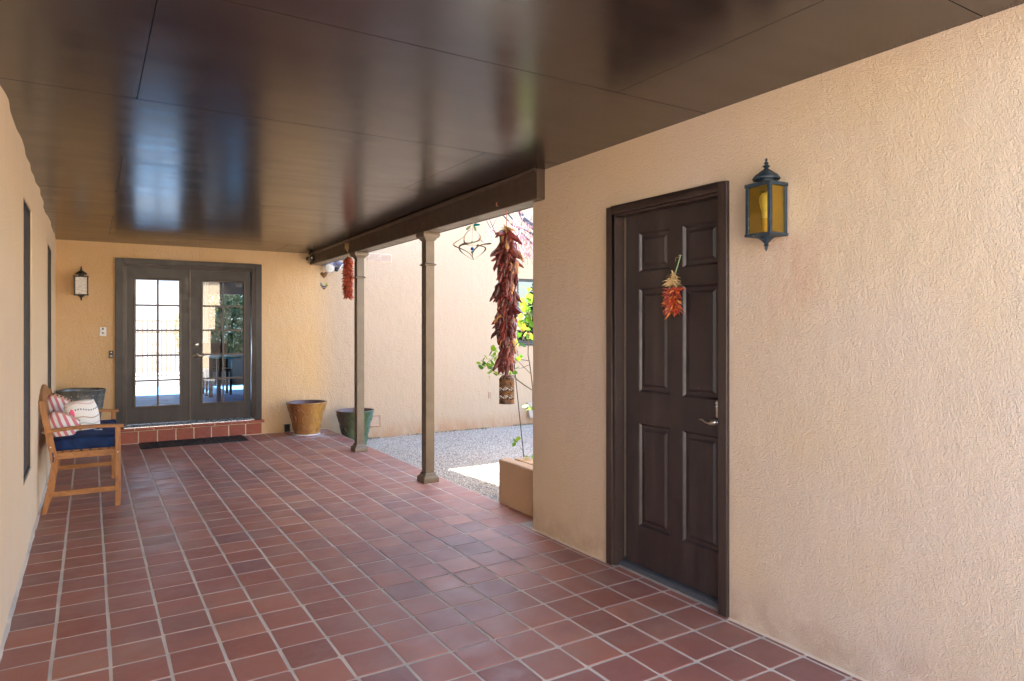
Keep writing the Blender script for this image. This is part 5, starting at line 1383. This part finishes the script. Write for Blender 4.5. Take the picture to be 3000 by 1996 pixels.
m.tube([WS+Vector((.0,0,.225)), WS+Vector((.006,-.004,.215)), WS+Vector((.012,-.008,.195)), WS+Vector((.004,0,.17))], .002, 5)
m.build('wire', 'copper', ws)
MB().sph(WS+Vector((0,0,-.040)), .0145, 12, 8).build('bead', 'cobalt', ws, smooth=True)
MB().sph(WS+Vector((0,0,-.068)), .0105, 12, 8, (1,1,1.2)).build('bead', 'teal', ws, smooth=True)
MB().sph(WS+Vector((0,0,.015)), .011, 8, 6).build('bead', 'greenmetal', ws, smooth=True)
def oval(c, a, b_, mat, nm='leaf_charm'):
    a = Vector(a); b_ = Vector(b_); c = Vector(c); nn = a.cross(b_).normalized()*.0015
    pts = [c + a*math.cos(k*math.pi/7) + b_*math.sin(k*math.pi/7)*(1-.25*math.cos(k*math.pi/7)) for k in range(14)]
    vs = [p-nn for p in pts]+[p+nn for p in pts]
    MB().add(vs, [tuple(range(13,-1,-1)), tuple(range(14,28))]+[(k,(k+1)%14,14+(k+1)%14,14+k) for k in range(14)]).build(nm, mat, ws)
top = WS+Vector((0,0,.150))
oval(top+A*.037+Vector((0,0,.006)), A*.028, Vector((0,0,.011))+B*.01, 'teal')
oval(top+A*.022+Vector((0,0,-.022)), A*.012-Vector((0,0,.025)), A*.009+B*.004+Vector((0,0,.004)), 'greenmetal')
oval(top-A*.030+Vector((0,0,-.018)), A*.022+Vector((0,0,.018)), -A*.006+Vector((0,0,.008)), 'greenmetal')

# ------------------------------------------------------------------ heart wind chime
HC = Vector((2.615, 8.93, 2.10))
hc = thing('wind_chime', 'rusty heart wind chime with coloured beads hanging under the beam end', 'wind chime', HC)
def hp(t_): return (16*math.sin(t_)**3, 13*math.cos(t_)-5*math.cos(2*t_)-2*math.cos(3*t_)-math.cos(4*t_))
s_ = .0031; n = 32
fr_ = [HC + A*(hp(2*math.pi*k/n)[0]*s_) + Vector((0,0,hp(2*math.pi*k/n)[1]*s_)) for k in range(n)]
vs = []
for sc2, dd in ((.72, -.016), (.93, -.011), (1, 0), (.93, .011), (.72, .016)):
    vs += [HC + (p-HC)*sc2 + B*dd for p in fr_]
fs = [tuple(range(n)), tuple(4*n+k for k in range(n-1,-1,-1))] + [(i*n+k, (i+1)*n+k, (i+1)*n+(k+1)%n, i*n+(k+1)%n) for i in range(4) for k in range(n)]
MB().add(vs, fs).build('heart', 'heart', hc, smooth=True)
MB().tube([HC+Vector((0,0,.02)), HC+Vector((0,0,bt(8.93)-HC.z+.005))], .001, 4).build('hanger', 'steel', hc)
cols_ = ['teal','teal','cobalt','cobalt','bell','lime','lime']
lens = [.075,.098,.118,.130,.118,.098,.078]
for i in range(7):
    off = (i-3)*.0135; zt_ = HC.z-.045+abs(i-3)*.010
    base = HC + A*off
    zb_ = HC.z-.052-lens[i]*.85
    MB().tube([(base.x, base.y, zt_), (base.x, base.y, zb_-.025)], .0009, 4).build('string', 'rope', hc)
    MB().sph((base.x, base.y, zb_+.004), .0105 if i in (0,1,5,6) else .009, 8, 6).build('bead', cols_[i], hc, smooth=True)
    MB().lathe([(.002,.0),(.005,-.006),(.009,-.020),(.0,-.018)], (base.x, base.y, zb_-.010), 10).build('bell', 'bell', hc, smooth=True)

# ------------------------------------------------------------------ planter with rose bush
pb = thing('stucco_planter', 'low tan stucco planter built against the corner of right wall', 'planter', (3.0, 4.4, 0))
w = slab('x', 2.803, 2.905, fine(4.003, 4.745, .08), fine(-.06, .350, .08))
w.v = [(x + .005*noise.noise((y*5, z*5, 1)), y, z + (.006*noise.noise((y*7, 2, 5)) if z > .3 else 0)) for x, y, z in w.v]
w.build('front_wall', 'planter', pb, bevel=.014, seg=3, angle=40)
w = slab('x', 2.985, 3.11, fine(4.003, 4.80, .08), fine(-.06, .325, .08))
w.v = [(x + .006*noise.noise((y*5, z*5, 7)), y, z + (.007*noise.noise((y*6, 2, 9)) if z > .3 else 0)) for x, y, z in w.v]
w.build('inner_wall', 'planter', pb, bevel=.014, seg=3, angle=40)
MB().box((2.907, 4.003, -.06), (2.983, 4.70, .20)).build('soil', 'soil', pb)
MB().box((3.112, 4.003, -.2), (4.2, 4.90, .27)).build('soil', 'soil', pb)
rb = thing('rose_bush', 'thin rose bush with bright green leaves rising from the planter', 'bush', (3.35, 4.8, .27))
m = MB()
for bi, pts in enumerate(BUSH):
    r0 = (.0075, .0035, .004, .0035, .006, .0025, .003, .0025, .003, .0025, .0015)[bi]
    k = len(pts); jp = [tuple(c + random.uniform(-.004,.004) for c in p) for p in pts]; jp[0] = pts[0]
    if bi == 0: jp = [(3.30, 4.72, .25), (3.32, 4.78, .6)] + jp; k += 2
    m.tube(jp, [r0*(1-.65*i/(k-1)) for i in range(k)], 6)
m.build('stems', 'stem', rb, smooth=True)
def leaf_mesh(s, sd):
    q = random.Random(sd); mb = MB()
    prof = [(0, 0), (.25, .30), (.55, .36), (.82, .22), (1, 0)]; cup = q.uniform(.05, .2); dr = q.uniform(-.1,.25)
    top_ = [(x*s, w_*s, cup*w_*s - dr*x*x*s) for x, w_ in prof]; mid = [(x*s, 0, -dr*x*x*s) for x, _ in prof]; bot = [(x*s, -w_*s, cup*w_*s - dr*x*x*s) for x, w_ in prof]
    vs = mid + top_[1:4] + bot[1:4]
    fs = [(0,1,5),(1,2,6,5),(2,3,7,6),(3,4,7),(0,8,1),(1,8,9,2),(2,9,10,3),(3,10,4)]
    return mb.add(vs, fs)
lms = [leaf_mesh(.048+.004*i, i).mesh('leaf', 'rose_leaf', smooth=True) for i in range(5)]
q = random.Random(9)
for (x, y, z) in LEAVES:
    put('leaf', q.choice(lms), rb, (x, y, z), (q.uniform(-1.2,1.2), q.uniform(-.4,1.1), q.uniform(0,6.28)), [q.uniform(.8,1.15)*(1.3 if z > 1.3 else 1)]*3)
sk = MB().tube([(3.085, 4.79, .26), (3.105, 4.92, .75), (3.120, 5.02, 1.14), (3.122, 5.04, 1.22)], .0038, 6)
tag(sk.build('plant_stake', 'black_metal', smooth=True), 'thin black leaning stake standing in the planter behind lantern', 'stake')
gc = MB()
for i in range(260):
    x = random.uniform(3.13, 3.45); y = random.uniform(4.45, 4.86); a = random.uniform(0, 6.28); h = random.uniform(.02, .06)
    dx, dy = math.cos(a)*.012, math.sin(a)*.012
    gc.add([(x-dx, y-dy, .268), (x+dx, y+dy, .268), (x+random.uniform(-.03,.03), y+random.uniform(-.03,.03), .268+h)], [(0,1,2)])
tag(stuff(gc.build('ground_cover', 'rose_leaf', fix=False)), 'small green seedlings covering the planter soil', 'plants')

# ------------------------------------------------------------------ pink-leaved tree
tr = thing('blossom_tree', 'grey branching tree with drooping pink leaves beyond the wall corner', 'tree', (5.6, 7.3, -.18))
m = MB()
m.tube([(5.62,7.28,-.2),(5.58,7.3,.5),(5.50,7.32,1.3),(5.42,7.30,2.0),(5.36,7.30,2.35)], [.10,.085,.075,.07,.065], 12)
m.build('trunk', 'bark', tr, smooth=True)
for i, (pts, r0) in enumerate(TREE):
    k = len(pts); pts = [tuple(c + random.uniform(-.006,.006) for c in p) for p in pts]
    if i in (0, 1, 2): pts = [(5.38, 7.30, 2.30+.02*i)] + pts; k += 1
    MB().tube(pts, [r0*(1-.55*j/(k-1)) for j in range(k)], 7).build('limb', 'bark' if r0 > .012 else 'twig', tr, smooth=True)
lf_ = MB(); tw = MB(); q = random.Random(31)
for (x, y, z) in PINK:
    p = Vector((x, y, z)); 
    d = Vector((q.uniform(-.6,.6), q.uniform(-.3,.3), q.uniform(-.2,1))).normalized()
    e = p - d*q.uniform(.06,.2)
    tw.tube([e+Vector((q.uniform(-.03,.03),0,0)), (e+p)/2+Vector((0,0,q.uniform(-.02,.02))), p], [.003,.0022,.0014], 4)
    for k in range(q.randint(3, 7)):
        c = p + Vector((q.gauss(0,.03), q.gauss(0,.03), q.gauss(0,.025))); L_ = q.uniform(.025,.055)
        dn = Vector((q.uniform(-.35,.35), q.uniform(-.35,.35), -1)).normalized()*L_; sd2 = Vector((q.gauss(0,1), q.gauss(0,1), 0)).normalized()*L_*.17
        lf_.add([c, c+dn*.5+sd2, c+dn, c+dn*.5-sd2], [(0,1,2,3)])
for i in range(500):      # crown above and beyond the corner
    c = Vector((q.uniform(5.75, 7.4), q.uniform(6.5, 8.2), q.uniform(2.6, 3.9)))
    for k in range(5):
        c2 = c + Vector((q.gauss(0,.06), q.gauss(0,.06), q.gauss(0,.05))); L_ = q.uniform(.03,.06)
        dn = Vector((q.uniform(-.35,.35), q.uniform(-.35,.35), -1)).normalized()*L_; sd2 = Vector((q.gauss(0,1), q.gauss(0,1), 0)).normalized()*L_*.17
        lf_.add([c2, c2+dn*.5+sd2, c2+dn, c2+dn*.5-sd2], [(0,1,2,3)])
stuff(tw.build('twigs', 'twig', tr, fix=False))
stuff(lf_.build('crown', 'pink_leaf', tr, fix=False))
# green trees across the courtyard (seen mirrored in the window)
for i, (x, y, h, sd) in enumerate(((13.5, 1.0, 3.0, 1), (18.5, -4.0, 4.4, 2), (11.4, 3.6, 1.5, 3))):
    T = thing('garden_tree', ('tall green tree across the courtyard seen mirrored in the window', 'tall green tree farthest off seen mirrored in the window', 'low green tree near the courtyard edge seen mirrored in window')[i], 'tree', (x, y, -.2), 'green trees across the courtyard')
    MB().tube([(x,y,-.25),(x+.05,y,h*.4),(x,y,h*.75)], [.12,.09,.04], 8).build('trunk', 'bark', T)
    m = MB(); leafball(m, (x, y, h*.75), 1.5, 2600, .11, (1,1,.95), sd); m.build('crown', 'green_leaf', T, fix=False)
